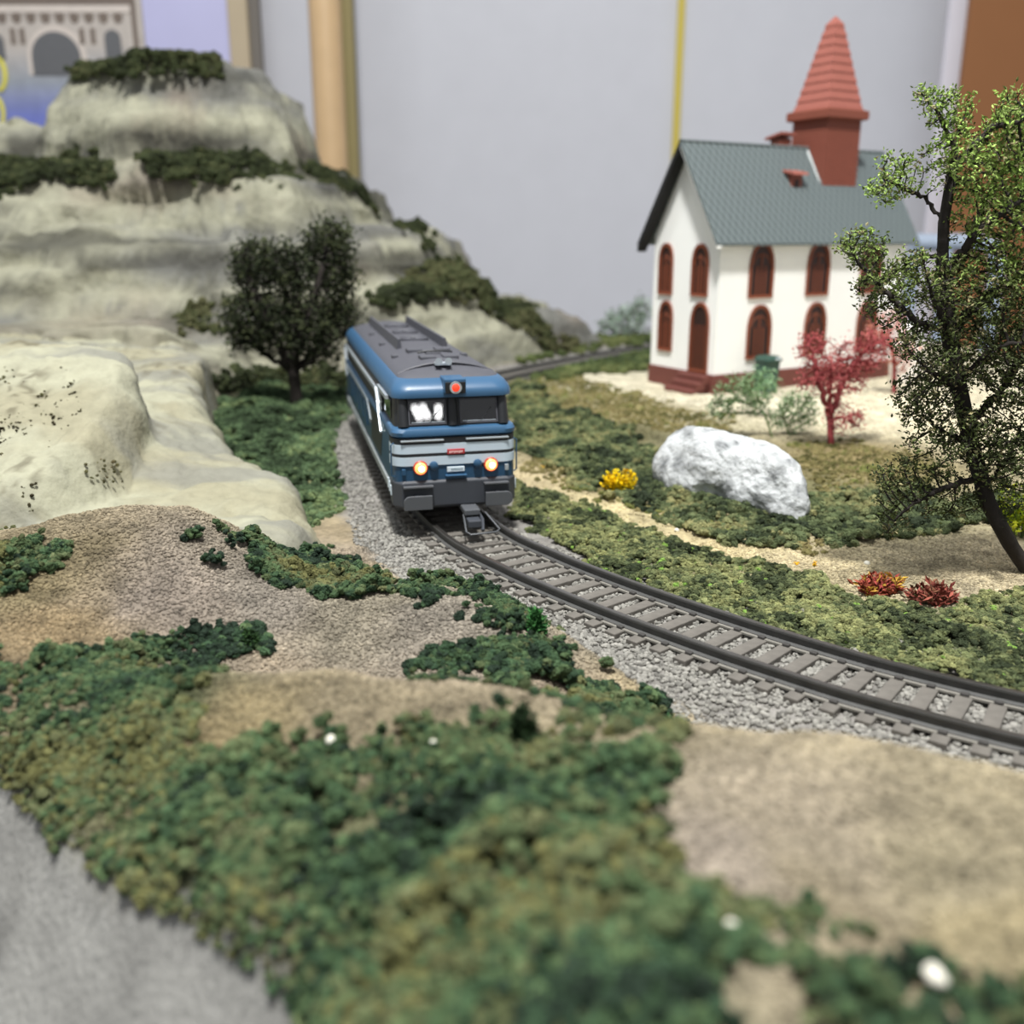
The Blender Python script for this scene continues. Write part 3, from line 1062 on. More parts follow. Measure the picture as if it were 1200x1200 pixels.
# ------------------------------------------------------------------ the locomotive (local: x across, y towards its rear, z up from the rail top)
M['loco_blue'] = plain('loco_blue', '#264a68', 0.38, vary=0.06, scale=2)
M['brow_blue'] = plain('loco_light_blue', '#34597a', 0.38, vary=0.05, scale=2)
M['loco_roof'] = plain('loco_roof_grey', '#4b4c53', 0.6, vary=0.12, scale=3)
M['loco_dark'] = plain('loco_dark_band', '#1c1e22', 0.5, vary=0.1)
M['loco_under'] = plain('loco_black', '#0d0d0e', 0.7)
M['beam_grey'] = plain('buffer_beam_grey', '#3a3e45', 0.55, vary=0.1)
M['buffer_grey'] = plain('buffer_grey', '#4f5256', 0.5, vary=0.1)
M['silver'] = plain('silver_trim', '#c3ccd3', 0.3, 0.55, vary=0.05)
M['stripe'] = plain('pale_grey_stripe', '#c0d0dc', 0.4, vary=0.04)
M['sill'] = plain('weathered_sill', '#8b9090', 0.6, vary=0.35, scale=5)
M['glass'] = plain('cab_glass', '#07080a', 0.006, vary=0.0, spec=0.9)
M['red_plate'] = plain('red_plate', '#a6262b', 0.4, vary=0.05)
M['white_plate'] = plain('white_plate', '#cfdce4', 0.45, vary=0.04)
M['ink'] = plain('plate_ink', '#5f7886', 0.6)
M['pale_ink'] = plain('pale_ink', '#ecc9c6', 0.6)
M['lamp_on'] = plain('lit_headlamp', '#ff9a66', 0.3, emit='#ff8648', estr=2.4, vary=0)
M['lamp_core'] = plain('lit_bulb', '#fff0d8', 0.3, emit='#ffe2b8', estr=6.0, vary=0)
M['lamp_red'] = plain('lit_red_lamp', '#e8402c', 0.3, emit='#f03a20', estr=1.0, vary=0)
M['lamp_rim'] = plain('lamp_rim', '#b04a36', 0.35, vary=0.05)

LA = math.radians(13.5)
loco = empty('diesel_locomotive', (-1.53 + 0.08 * math.cos(LA), 24.65 + 0.08 * math.sin(LA), 0), LA)
tag(loco, 'blue model diesel locomotive with pale stripes and lit headlamps on the track', 'locomotive')
LEN = 16.6


def rrect(w, y0, y1, r, z, rb=None, n=7):
    rb = r if rb is None else rb
    out = []
    for cx, cy, a0, rr in ((-w + r, y0 + r, PI, r), (w - r, y0 + r, 1.5 * PI, r), (w - rb, y1 - rb, 0, rb), (-w + rb, y1 - rb, 0.5 * PI, rb)):
        for k in range(n):
            a = a0 + 0.5 * PI * k / (n - 1)
            out.append((cx + rr * math.cos(a), cy + rr * math.sin(a), z))
    return out


def shell(name, mat, spec, parent=loco):
    return MB().rings([rrect(w, y0, LEN - y0, r, z) for (z, w, y0, r) in spec]).build(name, mat, parent, True)


shell('body_shell', M['loco_blue'], [(1.02, 1.60, 0.10, 0.32), (1.25, 1.62, 0.07, 0.34), (2.36, 1.62, 0.12, 0.36), (2.40, 1.58, 0.17, 0.34)])
belt = shell('belt_moulding', M['brow_blue'], [(2.38, 1.58, 0.16, 0.34), (2.42, 1.645, 0.06, 0.36), (2.52, 1.655, 0.05, 0.36), (2.60, 1.62, 0.10, 0.36), (2.64, 1.54, 0.24, 0.34)])
shell('window_band', M['loco_dark'], [(2.60, 1.54, 0.24, 0.34), (3.44, 1.50, 0.46, 0.36)])
shell('roof_brow', M['brow_blue'], [(3.36, 1.53, 0.36, 0.36), (3.38, 1.585, 0.22, 0.42), (3.50, 1.585, 0.20, 0.44), (3.62, 1.55, 0.26, 0.46), (3.74, 1.47, 0.42, 0.46), (3.83, 1.36, 0.64, 0.44)])
shell('roof', M['loco_roof'], [(3.80, 1.36, 0.62, 0.44), (3.845, 1.335, 0.70, 0.42), (3.93, 1.16, 0.92, 0.5), (4.0, 0.9, 1.10, 0.5), (4.05, 0.6, 1.25, 0.45), (4.075, 0.2, 1.4, 0.18)])
# arched lip across the roof front
pts = [(-1.28 + 2.56 * k / 16, 1.35, 3.86 + 0.27 * math.sin(PI * k / 16) ** 0.8) for k in range(17)]
MB().tube(pts, 0.035, 6).build('roof_lip', M['loco_roof'], loco, True)
MB().prism([(p[0], p[2]) for p in pts], 'y', 1.37, 14.8).build('roof_panel', M['loco_roof'], loco)

# low part: sills, buffer beam, underframe
for s in (-1, 1):
    MB().bbox(min(s * 1.5, s * 1.66), max(s * 1.5, s * 1.66), 0.9, LEN - 0.9, 0.84, 1.06, 0.02).build('sill', M['sill'], loco)
    mk = MB()
    for k, (yy, zz) in enumerate(((0.35, 0.98), (0.62, 1.02), (0.90, 1.05))):
        mk.box(min(s * 1.655, s * 1.685), max(s * 1.655, s * 1.685), yy, yy + 0.12, zz - 0.14, zz + 0.12)
    mk.build('step_marking', M['white_plate'], loco)['kind'] = 'stuff'
for y0, y1 in ((0.0, 0.85), (LEN - 0.85, LEN)):
    rg = []
    for z, ins in ((0.50, 0.10), (0.58, 0.0), (1.20, 0.0), (1.26, 0.05)):
        rg.append([(-1.64 + ins, y0 + 0.28 + ins, z), (-1.42 + ins, y0 + ins, z), (1.42 - ins, y0 + ins, z), (1.64 - ins, y0 + 0.28 + ins, z), (1.64 - ins, y1, z), (-1.64 + ins, y1, z)])
    MB().rings(rg).build('buffer_beam', M['beam_grey'], loco, bevel=0.02)
MB().bbox(-1.35, 1.35, 0.85, LEN - 0.85, 0.55, 1.05, 0.03).build('underframe', M['loco_under'], loco)
MB().bbox(-1.3, 1.3, 6.6, 10.0, 0.2, 0.6, 0.06).build('fuel_tank', M['loco_under'], loco)
for yc in (3.4, LEN - 3.4):
    bg = MB().bbox(-1.25, 1.25, yc - 1.9, yc + 1.9, 0.32, 0.62, 0.05).build('bogie', M['loco_under'], loco)
    for yy in (-1.1, 1.1):
        for s in (-1, 1):
            MB().lathe([(0.12, s * 0.08), (0.50, s * 0.08), (0.525, s * 0.04), (0.53, s * -0.06), (0.545, s * -0.09), (0.545, s * -0.12), (0.12, s * -0.12)], (s * 0.80, yc + yy, 0.545), 'x', 24).build('wheel', M['beam_grey'], bg, True)
# buffers
for s in (-1, 1):
    x0, x1 = (-1.42, -0.68) if s < 0 else (0.72, 1.44)
    zc0, zc1, rc = 0.56, 0.93, 0.16
    poly = []
    if s < 0:
        poly = [(x0, zc0), (x1, zc0), (x1, zc1)] + [(x0 + rc - rc * math.sin(a), zc1 - rc + rc * math.cos(a)) for a in [k * PI / 12 for k in range(7)]]
    else:
        poly = [(x0, zc0), (x1 - 0.1, zc0), (x1, zc0 + 0.1)] + [(x1 - rc + rc * math.cos(a), zc1 - rc + rc * math.sin(a)) for a in [k * PI / 12 for k in range(7)]] + [(x0, zc1)]
    bf = MB().prism(poly, 'y', -0.30, -0.22).build('buffer', M['buffer_grey'], loco, bevel=0.015)
    MB().lathe([(0.13, -0.24), (0.13, 0.04)], ((x0 + x1) / 2, 0, 0.78), 'y', 14).build('buffer_shank', M['beam_grey'], bf, True)
    xs = (-1.40, -0.62) if s < 0 else (0.72, 1.38)
    MB().bbox(xs[0], xs[1], -0.16, 0.02, 1.10, 1.15, 0.012).build('footboard', M['buffer_grey'], loco)
# coupling
cp = MB().bbox(0.10, 0.52, -0.55, 0.5, 0.40, 0.56, 0.03).build('coupling', M['buffer_grey'], loco)
MB().bbox(0.14, 0.48, -0.9, -0.45, 0.16, 0.36, 0.03).build('coupling_head', M['beam_grey'], cp)
MB().tube([(0.10, -0.4, 0.40), (0.06, -1.0, 0.10), (0.16, -1.1, 0.06), (0.84, -1.0, 0.06), (0.95, -0.9, 0.10), (0.70, -0.3, 0.40)], 0.026, 6).build('coupling_loop', M['buffer_grey'], cp, True)
MB().tube([(0.5, -0.3, 0.42), (0.56, -0.6, 0.3), (0.5, -0.95, 0.1)], 0.05, 6).build('coupling_hook', M['beam_grey'], cp, True)


def front_band(w, y0, r, z0, z1, off, side=0.28, n=9):
    """U-shaped band around the nose"""
    path = [(-w, y0 + r + side)]
    path += [(-w + r + r * math.cos(PI + 0.5 * PI * k / (n - 1)), y0 + r + r * math.sin(PI + 0.5 * PI * k / (n - 1))) for k in range(n)]
    path += [(w - r + r * math.cos(1.5 * PI + 0.5 * PI * k / (n - 1)), y0 + r + r * math.sin(1.5 * PI + 0.5 * PI * k / (n - 1))) for k in range(n)]
    path += [(w, y0 + r + side)]
    rg = []
    for i, (x, y) in enumerate(path):
        a = path[max(i - 1, 0)]
        b_ = path[min(i + 1, len(path) - 1)]
        d = Vector((b_[0] - a[0], b_[1] - a[1])).normalized()
        nrm = Vector((d.y, -d.x))
        o1, o0 = nrm * off, nrm * -0.03
        rg.append([(x + o0.x, y + o0.y, z0), (x + o1.x, y + o1.y, z0), (x + o1.x, y + o1.y, z1), (x + o0.x, y + o0.y, z1)])
    return MB().rings(rg)


front_band(1.62, 0.09, 0.35, 1.97, 2.21, 0.022).build('pale_stripe', M['stripe'], loco, True)
front_band(1.62, 0.08, 0.35, 1.655, 1.885, 0.03).build('pale_stripe', M['stripe'], loco, True)
front_band(1.62, 0.085, 0.35, 1.885, 1.97, 0.022).build('dark_stripe', M['loco_dark'], loco, True)
front_band(1.62, 0.10, 0.35, 2.21, 2.37, 0.015).build('dark_stripe', M['loco_dark'], loco, True)
for x0, x1 in ((-1.42, -0.30), (0.28, 1.42)):
    MB().bbox(x0, x1, 0.03, 0.12, 2.285, 2.33, 0.014).build('hand_step', M['silver'], loco)

# windscreens on the raked band
RK = (0.46 - 0.24) / (3.44 - 2.60)


def wpt(x, z, off):
    return (x, 0.24 + (z - 2.60) * RK - off, z + off * RK)


def wbox(x0, x1, z0, z1, a, b_):
    v = [wpt(x0, z0, a), wpt(x1, z0, a), wpt(x1, z1, a), wpt(x0, z1, a), wpt(x0, z0, b_), wpt(x1, z0, b_), wpt(x1, z1, b_), wpt(x0, z1, b_)]
    return v, [(0, 1, 2, 3), (7, 6, 5, 4), (0, 4, 5, 1), (1, 5, 6, 2), (2, 6, 7, 3), (3, 7, 4, 0)]


for x0, x1 in ((-1.14, -0.22), (0.20, 1.14)):
    ws = MB().add(*wbox(x0, x1, 2.72, 3.27, -0.02, 0.012)).build('windscreen', M['glass'], loco)
    fr = MB()
    for q in ((x0 - 0.03, x1 + 0.03, 2.685, 2.72), (x0 - 0.03, x1 + 0.03, 3.27, 3.305), (x0 - 0.03, x0, 2.72, 3.27), (x1, x1 + 0.03, 2.72, 3.27)):
        fr.add(*wbox(*q, -0.01, 0.03))
    fr.build('windscreen_frame', M['loco_roof'], ws)
    MB().add(*wbox(x0 + 0.04, x1 - 0.02, 2.735, 2.75, 0.0, 0.035)).build('wiper_rail', M['silver'], ws)
    MB().tube([wpt(x0 + 0.5, 2.72, 0.03), wpt(x0 + 0.80, 3.06, 0.035)], 0.011, 5).build('wiper', M['loco_dark'], ws)
for x in (-1.30, -0.02, 1.30):
    MB().tube([wpt(x, 2.64, -0.03), wpt(x, 3.38, -0.03)], [0.15, 0.13], 12).build('cab_pillar', M['loco_dark'], loco, True)

# lamps and plates on the nose
for s in (-1, 1):
    hl = MB().lathe([(0.10, 0.10), (0.19, 0.06), (0.195, -0.06), (0.165, -0.085)], (s * 0.93, 0.07, 1.60), 'y', 24).build('headlamp', M['lamp_rim'], loco, True)
    MB().lathe([(0.16, 0.02), (0.155, -0.03), (0.12, -0.07), (0.05, -0.09)], (s * 0.93, 0.0, 1.60), 'y', 24).build('lens', M['lamp_on'], hl, True)
    MB().lathe([(0.085, 0.0), (0.075, -0.02), (0.03, -0.035)], (s * 0.93 + 0.01, -0.07, 1.60), 'y', 16).build('bulb', M['lamp_core'], hl, True)
    MB().lathe([(0.115, 0.10), (0.12, -0.04), (0.10, -0.10), (0.05, -0.13)], (s * 0.58, 0.07, 1.64), 'y', 18).build('marker_lamp', M['loco_blue'], loco, True)
    MB().bbox(s * 1.36 - 0.05, s * 1.36 + 0.05, 0.02, 0.14, 1.42, 1.58, 0.015).build('lamp_iron', M['silver'] if s > 0 else M['loco_blue'], loco)
    MB().tube([(s * 1.58, 0.22, 1.35), (s * 1.66, 0.20, 1.40), (s * 1.66, 0.20, 2.2), (s * 1.58, 0.22, 2.25)], 0.02, 6).build('handrail', M['loco_blue'], loco, True)
rp = MB().bbox(-0.22, 0.24, 0.02, 0.10, 1.925, 2.055, 0.01).build('red_plate', M['red_plate'], loco)
tx = MB()
for k in range(9):
    tx.box(-0.17 + k * 0.041, -0.17 + k * 0.041 + 0.024, 0.012, 0.022, 1.955 + (k * 7 % 3) * 0.008, 2.02)
tx.build('plate_lettering', M['pale_ink'], rp)['kind'] = 'stuff'
npl = MB().bbox(-0.23, 0.23, 0.03, 0.10, 1.455, 1.585, 0.01).build('number_plate', M['white_plate'], loco)
tx = MB()
for k in range(6):
    tx.box(-0.12 + k * 0.052, -0.12 + k * 0.052 + 0.03, 0.024, 0.034, 1.50, 1.545)
tx.build('plate_lettering', M['ink'], npl)['kind'] = 'stuff'
MB().bbox(-0.28, 0.28, -0.05, 0.1, 1.345, 1.385, 0.012).build('lamp_step', M['brow_blue'], loco)
# roof lamp
rl = MB().bbox(-0.27, 0.29, 0.0, 0.75, 3.50, 3.88, 0.03).build('roof_lamp', M['brow_blue'], loco)
MB().bbox(-0.25, 0.27, -0.03, 0.03, 3.51, 3.80, 0.015).build('lamp_face', M['loco_under'], rl)
MB().lathe([(0.10, 0.0), (0.155, 0.0), (0.155, -0.06), (0.10, -0.06)], (0.01, -0.02, 3.665), 'y', 24).build('lamp_ring', M['silver'], rl, True)
MB().lathe([(0.105, 0.0), (0.10, -0.05), (0.05, -0.085)], (0.01, -0.03, 3.665), 'y', 20).build('lens', M['lamp_red'], rl, True)
# horns
hn = MB().bbox(-0.32, 0.12, 1.10, 1.34, 4.08, 4.16, 0.02).build('horn', M['silver'], loco)
for x in (-0.24, 0.02):
    MB().lathe([(0.10, -0.12), (0.07, -0.06), (0.04, 0.05), (0.035, 0.2)], (x, 1.12, 4.2), 'y', 14).build('trumpet', M['silver'], hn, True)
# roof equipment
for s in (-1, 1):
    MB().prism([(s * 0.62, 4.0), (s * 0.80, 4.0), (s * 0.74, 4.34), (s * 0.66, 4.34)], 'y', 5.6, 14.4).build('roof_louvre', M['loco_roof'], loco, bevel=0.01)
    for k in range(3):
        MB().bbox(s * 1.02 - 0.09, s * 1.02 + 0.09, 4 + 3.4 * k, 4.3 + 3.4 * k, 3.92, 4.04, 0.02).build('roof_hatch', M['loco_roof'], loco)
for yc, r in ((7.6, 0.5), (10.0, 0.5), (12.4, 0.5)):
    MB().lathe([(r, 0), (r, 0.07), (r - 0.06, 0.08), (r - 0.1, 0.03), (0.1, 0.03), (0.08, 0.09)], (0, yc, 4.1), 'z', 24).build('roof_fan', M['loco_roof'], loco, True)
for x, yc in ((-0.3, 2.6), (0.35, 2.7), (0.0, 3.6), (-0.42, 4.4), (0.42, 4.5)):
    MB().bbox(x - 0.22, x + 0.22, yc - 0.25, yc + 0.25, 4.02, 4.18, 0.03).build('roof_box', M['loco_roof'], loco)
MB().tube([(-0.5, 3.1, 4.2), (-0.2, 3.15, 4.24), (0.2, 3.1, 4.24), (0.5, 3.2, 4.2)], 0.03, 6).build('roof_pipe', M['loco_dark'], loco, True)

# livery of the long sides
for s in (-1, 1):
    def plate(poly, name, mat, d0, d1, s=s):
        return MB().prism(poly, 'x', min(s * d0, s * d1), max(s * d0, s * d1)).build(name, mat, loco)
    plate([(15.4, 2.36), (6.5, 2.36), (5.7, 1.86), (5.9, 1.28), (3.1, 1.28), (2.6, 2.04), (3.7, 2.37)], 'dark_panel', M['loco_dark'], 1.60, 1.632)
    plate([(15.6, 3.36), (2.6, 3.36), (2.75, 2.64), (15.6, 2.64)], 'dark_panel', M['loco_dark'], 1.48, 1.60)

    def strip(pts, wd, name='silver_strip', s=s):
        m = MB()
        rg = []
        for i, (y, z) in enumerate(pts):
            a, c_ = pts[max(i - 1, 0)], pts[min(i + 1, len(pts) - 1)]
            d = Vector((c_[0] - a[0], c_[1] - a[1])).normalized()
            n_ = Vector((-d.y, d.x)) * wd
            xa, xb = s * 1.58, s * 1.668
            rg.append([(xa, y + n_.x, z + n_.y), (xb, y + n_.x, z + n_.y), (xb, y - n_.x, z - n_.y), (xa, y - n_.x, z - n_.y)])
        return m.rings(rg).build(name, M['silver'], loco)
    strip([(15.6, 3.12), (9, 3.12), (3.85, 3.12), (3.45, 2.8), (2.75, 2.05)], 0.06)
    strip([(3.2, 3.30), (1.1, 3.30)], 0.05)
    strip([(15.2, 2.36), (6.7, 2.36), (5.75, 1.84)], 0.06)
    strip([(16.1, 3.0), (15.7, 1.9)], 0.1)
    sw = MB().bbox(min(s * 1.50, s * 1.56), max(s * 1.50, s * 1.56), 0.95, 2.3, 2.74, 3.26, 0.03).build('side_window', M['glass'], loco)
    for k in range(5):
        MB().bbox(min(s * 1.6, s * 1.66), max(s * 1.6, s * 1.66), 7.0 + 1.5 * k, 8.1 + 1.5 * k, 1.45, 2.15, 0.03).build('side_grille', M['loco_blue'], loco)

# ------------------------------------------------------------------ the church (local: x along its side wall, y along its gable wall)
M['white_wall'] = plain('white_plaster', '#f6f7f4', 0.7, vary=0.03, scale=1.0)
M['brick_red'] = plain('brown_red_plinth', '#6c3c34', 0.75, vary=0.15, scale=5, bump=0.02, bump_scale=18)
M['door_brown'] = plain('brown_window_frame', '#7c4028', 0.6, vary=0.12)
M['pane_brown'] = plain('dark_brown_pane', '#2c1510', 0.55, vary=0.2, scale=6)
M['tower_red'] = plain('tower_red', '#7c4232', 0.65, vary=0.1, scale=3)
M['spire_red'] = plain('spire_red', '#96584c', 0.65, vary=0.1, scale=3)
M['roof_black'] = plain('black_bargeboard', '#0f0f10', 0.7)
M['glue'] = plain('dried_glue', '#cfd6d6', 0.25, vary=0.1)


def shingle_mat():
    m, nt, p = new_mat('grey_diamond_shingles')
    tc = nt.nodes.new('ShaderNodeTexCoord')
    outs = []
    for sg in (1, -1):
        mp = nt.nodes.new('ShaderNodeMapping')
        mp.inputs['Scale'].default_value = (1.0, 0.0, 0.62 * sg)
        w = nt.nodes.new('ShaderNodeTexWave')
        w.wave_type = 'BANDS'
        w.bands_direction = 'DIAGONAL'
        w.wave_profile = 'SAW'
        w.inputs['Scale'].default_value = 1.6
        link(nt, tc.outputs['Object'], mp.inputs[0])
        link(nt, mp.outputs[0], w.inputs['Vector'])
        outs.append(w.outputs['Fac'])
    mn = nt.nodes.new('ShaderNodeMix')
    mn.inputs['Factor'].default_value = 0.28
    link(nt, outs[0], mn.inputs[2])
    link(nt, outs[1], mn.inputs[3])
    cr = nt.nodes.new('ShaderNodeValToRGB')
    cr.color_ramp.elements[0].color = (*lin('2f3738'), 1)
    cr.color_ramp.elements[1].color = (*lin('6c7677'), 1)
    cr.color_ramp.elements[1].position = 0.8
    link(nt, mn.outputs[0], cr.inputs[0])
    link(nt, cr.outputs[0], p.inputs['Base Color'])
    b = nt.nodes.new('ShaderNodeBump')
    b.inputs['Distance'].default_value = 0.06
    link(nt, mn.outputs[0], b.inputs['Height'])
    link(nt, b.outputs[0], p.inputs['Normal'])
    p.inputs['Roughness'].default_value = 0.5
    return m


M['shingle'] = shingle_mat()
CB = at_z(835, 462, 0.3)
CG = 0.25
church = empty('model_church', (CB[0], CB[1], CG), math.radians(30))
tag(church, 'white model church with grey roof and red steeple above the bank', 'church')
CWD, CLN, EAVE, RIDGE, PLT = 4.7, 12.2, 7.35 - CG, 11.35 - CG, 1.18 - CG
MB().bbox(-0.08, CLN + 0.08, -0.08, CWD + 0.08, -0.15, PLT, 0.03).build('plinth', M['brick_red'], church)
MB().prism([(0, PLT), (CWD, PLT), (CWD, EAVE), (CWD / 2, RIDGE - 0.1), (0, EAVE)], 'x', 0.0, CLN).build('wall', M['white_wall'], church)
# roof slopes, each a slab with an overhang
OV, OG = 0.46, 0.66
slope = (RIDGE - EAVE) / (CWD / 2)
for s, nm in ((-1, 'roof_slope'), (1, 'roof_slope')):
    ye = CWD / 2 + s * (CWD / 2 + OV)
    ze = EAVE - OV * slope * 0.55
    th = 0.16
    rf = MB().prism([(CWD / 2, RIDGE + 0.12), (ye, ze + 0.12), (ye, ze), (CWD / 2, RIDGE - 0.08)], 'x', -OG, CLN + 0.5).build(nm, M['shingle'], church)
    if s > 0:
        MB().prism([(CWD / 2, RIDGE + 0.12), (ye + 0.03, ze + 0.10), (ye + 0.03, ze - 0.32), (CWD / 2, RIDGE - 0.30)], 'x', -OG - 0.03, -OG + 0.5).build('bargeboard', M['roof_black'], church)
    else:
        MB().prism([(CWD / 2, RIDGE + 0.02), (ye, ze + 0.02), (ye, ze - 0.1), (CWD / 2, RIDGE - 0.2)], 'x', -OG + 0.02, -OG + 0.3).build('bargeboard', M['white_wall'], church)
MB().tube([(-OG, CWD / 2, RIDGE + 0.10), (CLN + 0.5, CWD / 2, RIDGE + 0.10)], 0.08, 8).build('ridge_cap', M['shingle'], church)


def arch_outline(c, w, z0, h, inset=0.0):
    """pointed arch, base to tip"""
    hw = w / 2 - inset
    zb, zt = z0 + inset, z0 + h - inset * 1.3
    zs = z0 + h - w * 0.82
    pts = [(c - hw, zb), (c + hw, zb)]
    for k in range(9):
        t = k / 8
        pts.append((c + hw * math.cos(t * PI / 2) ** 0.85 if k < 8 else c, zs + (zt - zs) * math.sin(t * PI / 2) ** 0.95))
    for k in range(7, -1, -1):
        t = k / 8
        pts.append((c - hw * math.cos(t * PI / 2) ** 0.85, zs + (zt - zs) * math.sin(t * PI / 2) ** 0.95))
    return pts


def arch_window(c, w, z0, h, wall, name='window'):
    """wall 'side' faces -y, 'gable' faces -x"""
    def p3(p, d):
        return (p[0], -d, p[1]) if wall == 'side' else (-d, p[0], p[1])
    oo, ii = arch_outline(c, w, z0, h), arch_outline(c, w, z0, h, 0.13)
    fr = MB().rings([[p3(p, -0.05) for p in oo], [p3(p, 0.10) for p in oo], [p3(p, 0.08) for p in ii], [p3(p, -0.05) for p in ii]], caps=False)
    f = fr.build(name, M['door_brown'], church)
    n = len(ii)
    v = [p3(p, 0.015) for p in ii] + [p3(p, -0.05) for p in ii]
    MB().add(v, [tuple(range(n))] + [(i, i + n, (i + 1) % n + n, (i + 1) % n) for i in range(n)]).build('pane', M['pane_brown'], f)
    if name == 'door':
        for k in (-1, 0, 1):
            cc = c + k * w * 0.22
            a = MB().prism([(cc - 0.025, z0 + 0.15), (cc + 0.025, z0 + 0.15), (cc + 0.025, z0 + h * 0.68), (cc - 0.025, z0 + h * 0.68)], 'y' if wall == 'side' else 'x', -0.05, 0.0)
            a.build('door_board', M['door_brown'], f)
    else:
        tr = [(c - w * 0.17, 0.58), (c + w * 0.17, 0.58), (c, 0.8)]
        for cc, k in tr:
            MB().prism([(cc - 0.03, z0 + 0.12), (cc + 0.03, z0 + 0.12), (cc + 0.03, z0 + h * k), (cc - 0.03, z0 + h * k)], 'y' if wall == 'side' else 'x', -0.05, 0.0).build('mullion', M['door_brown'], f)
        arc = [p3((c + w * 0.34 * math.cos(a), z0 + h * 0.6 + w * 0.3 * math.sin(a)), 0.03) for a in [PI * k / 8 for k in range(9)]]
        MB().tube(arc, 0.03, 5).build('tracery', M['door_brown'], f)
    return f


for c, w, z0, h in ((2.5, 1.5, 4.58, 2.5), (6.15, 1.5, 4.58, 2.5), (9.8, 1.5, 4.58, 2.5), (2.6, 1.5, 1.78, 2.5), (6.25, 1.45, 1.78, 2.5), (9.9, 1.5, 1.78, 2.5)):
    arch_window(c, w, z0 - CG, h, 'side')
for c, w, z0, h in ((3.75, 1.05, 4.62, 2.4), (1.27, 1.15, 4.66, 2.35), (3.6, 1.05, 1.95, 2.4)):
    arch_window(c, w, z0 - CG, h, 'gable')
arch_window(1.1, 1.3, 1.2 - CG, 3.2, 'gable', 'door')
for k in range(3):
    MB().bbox(-0.45 - 0.36 * (2 - k), -0.05, 0.15, 2.1, -0.1, PLT - 0.04 - 0.29 * k if False else 0.02 + 0.30 * (k + 1) - 0.05, 0.02).build('step', M['brick_red'], church)

# steeple
TX, TY, TS_ = 8.45, CWD / 2, 1.12


def sq(cx, cy, h, z):
    return [(cx - h, cy - h, z), (cx + h, cy - h, z), (cx + h, cy + h, z), (cx - h, cy + h, z)]


rg = []
zb, zt, nb = 9.2 - CG, 12.85 - CG, 22
for k in range(nb):
    za, zb2 = zb + (zt - zb) * k / nb, zb + (zt - zb) * (k + 1) / nb
    rg += [sq(TX, TY, TS_ + 0.03, za + 0.01), sq(TX, TY, TS_ - 0.01, zb2)]
MB().rings(rg).build('steeple_tower', M['tower_red'], church)
MB().rings([sq(TX, TY, 1.28, 12.72 - CG), sq(TX, TY, 1.37, 12.78 - CG), sq(TX, TY, 1.37, 13.13 - CG), sq(TX, TY, 1.2, 13.2 - CG)]).build('steeple_cornice', M['tower_red'], church)
NS = 9
for k in range(NS):
    za, zc = 13.2 - CG + 3.7 * k / NS, 13.2 - CG + 3.7 * (k + 1) / NS
    ha, hc = 1.12 - 0.82 * k / NS, 1.12 - 0.82 * (k + 1) / NS
    MB().rings([sq(TX, TY, ha + 0.035, za), sq(TX, TY, ha + 0.03, za + 0.05), sq(TX, TY, hc, zc)]).build('shingle_course', M['spire_red'], church)
MB().rings([sq(TX, TY, 0.32, 16.9 - CG), sq(TX, TY, 0.30, 17.05 - CG), sq(TX, TY, 0.03, 17.4 - CG)]).build('spire_tip', M['spire_red'], church)
gl = MB()
zr = lambda y: EAVE + slope * y + 0.1
gl.tube([(TX - TS_ - 0.15, TY - 0.1, zr(TY - 0.1) + 0.02), (TX - TS_ - 0.12, TY - TS_ - 0.1, zr(TY - TS_ - 0.1) + 0.03), (TX, TY - TS_ - 0.12, zr(TY - TS_ - 0.12) + 0.03), (TX + TS_ + 0.1, TY - TS_ - 0.12, zr(TY - TS_ - 0.12) + 0.03)], 0.07, 6).build('glue_bead', M['glue'], church, True)
# dormers
for s, xd in ((-1, 5.5), (1, 6.3)):
    yd = CWD / 2 + s * 1.2
    zd = EAVE + slope * (CWD / 2 - 1.2) - 0.1 + (1.75 if s > 0 else 0)
    dm = MB().bbox(xd - 0.35, xd + 0.35, min(yd, yd - s * 0.7), max(yd, yd - s * 0.8), zd - (1.2 if s > 0 else 0), zd + 0.95, 0.02).build('dormer', M['tower_red'], church)
    MB().prism([(yd + s * 0.25, zd + 0.90), (yd + s * 0.2, zd + 1.02), (yd - s * 0.85, zd + 1.22), (yd - s * 0.85, zd + 1.1)], 'x', xd - 0.5, xd + 0.5).build('dormer_roof', M['spire_red'], dm)
    MB().bbox(xd - 0.14, xd + 0.14, min(yd - s * 0.1, yd + s * 0.03), max(yd - s * 0.1, yd + s * 0.03), zd + 0.3, zd + 0.7, 0.01).build('dormer_opening', M['pane_brown'], dm)

# green bin against the side wall
M['bin_green'] = plain('dark_green_plastic', '#2c4a40', 0.5, vary=0.1)
bp = on_ground(897, 460, 0.3)
bn = empty('waste_bin', (bp[0], bp[1], ground(bp[0], bp[1])), math.radians(30))
tag(bn, 'dark green waste bin in front of the church side wall', 'waste bin')
MB().rings([rrect(0.36, -0.36, 0.36, 0.08, -0.02), rrect(0.42, -0.42, 0.42, 0.08, 1.5)]).build('bin_body', M['bin_green'], bn, True)
MB().rings([rrect(0.47, -0.5, 0.46, 0.08, 1.48), rrect(0.47, -0.5, 0.46, 0.08, 1.58), rrect(0.34, -0.34, 0.36, 0.08, 1.72)]).build('bin_lid', M['bin_green'], bn, True)
MB().bbox(0.02, 0.3, -0.53, -0.47, 1.56, 1.64, 0.02).build('lid_handle', M['white_plate'], bn)

# ------------------------------------------------------------------ stones
M['boulder'] = attr_mat('pale_grey_boulder', False, vary=0.12, scale=3.5, bump=0.12, bump_scale=5.0)
M['pebble'] = plain('pale_pebble', '#d8d4c6', 0.8, vary=0.1)


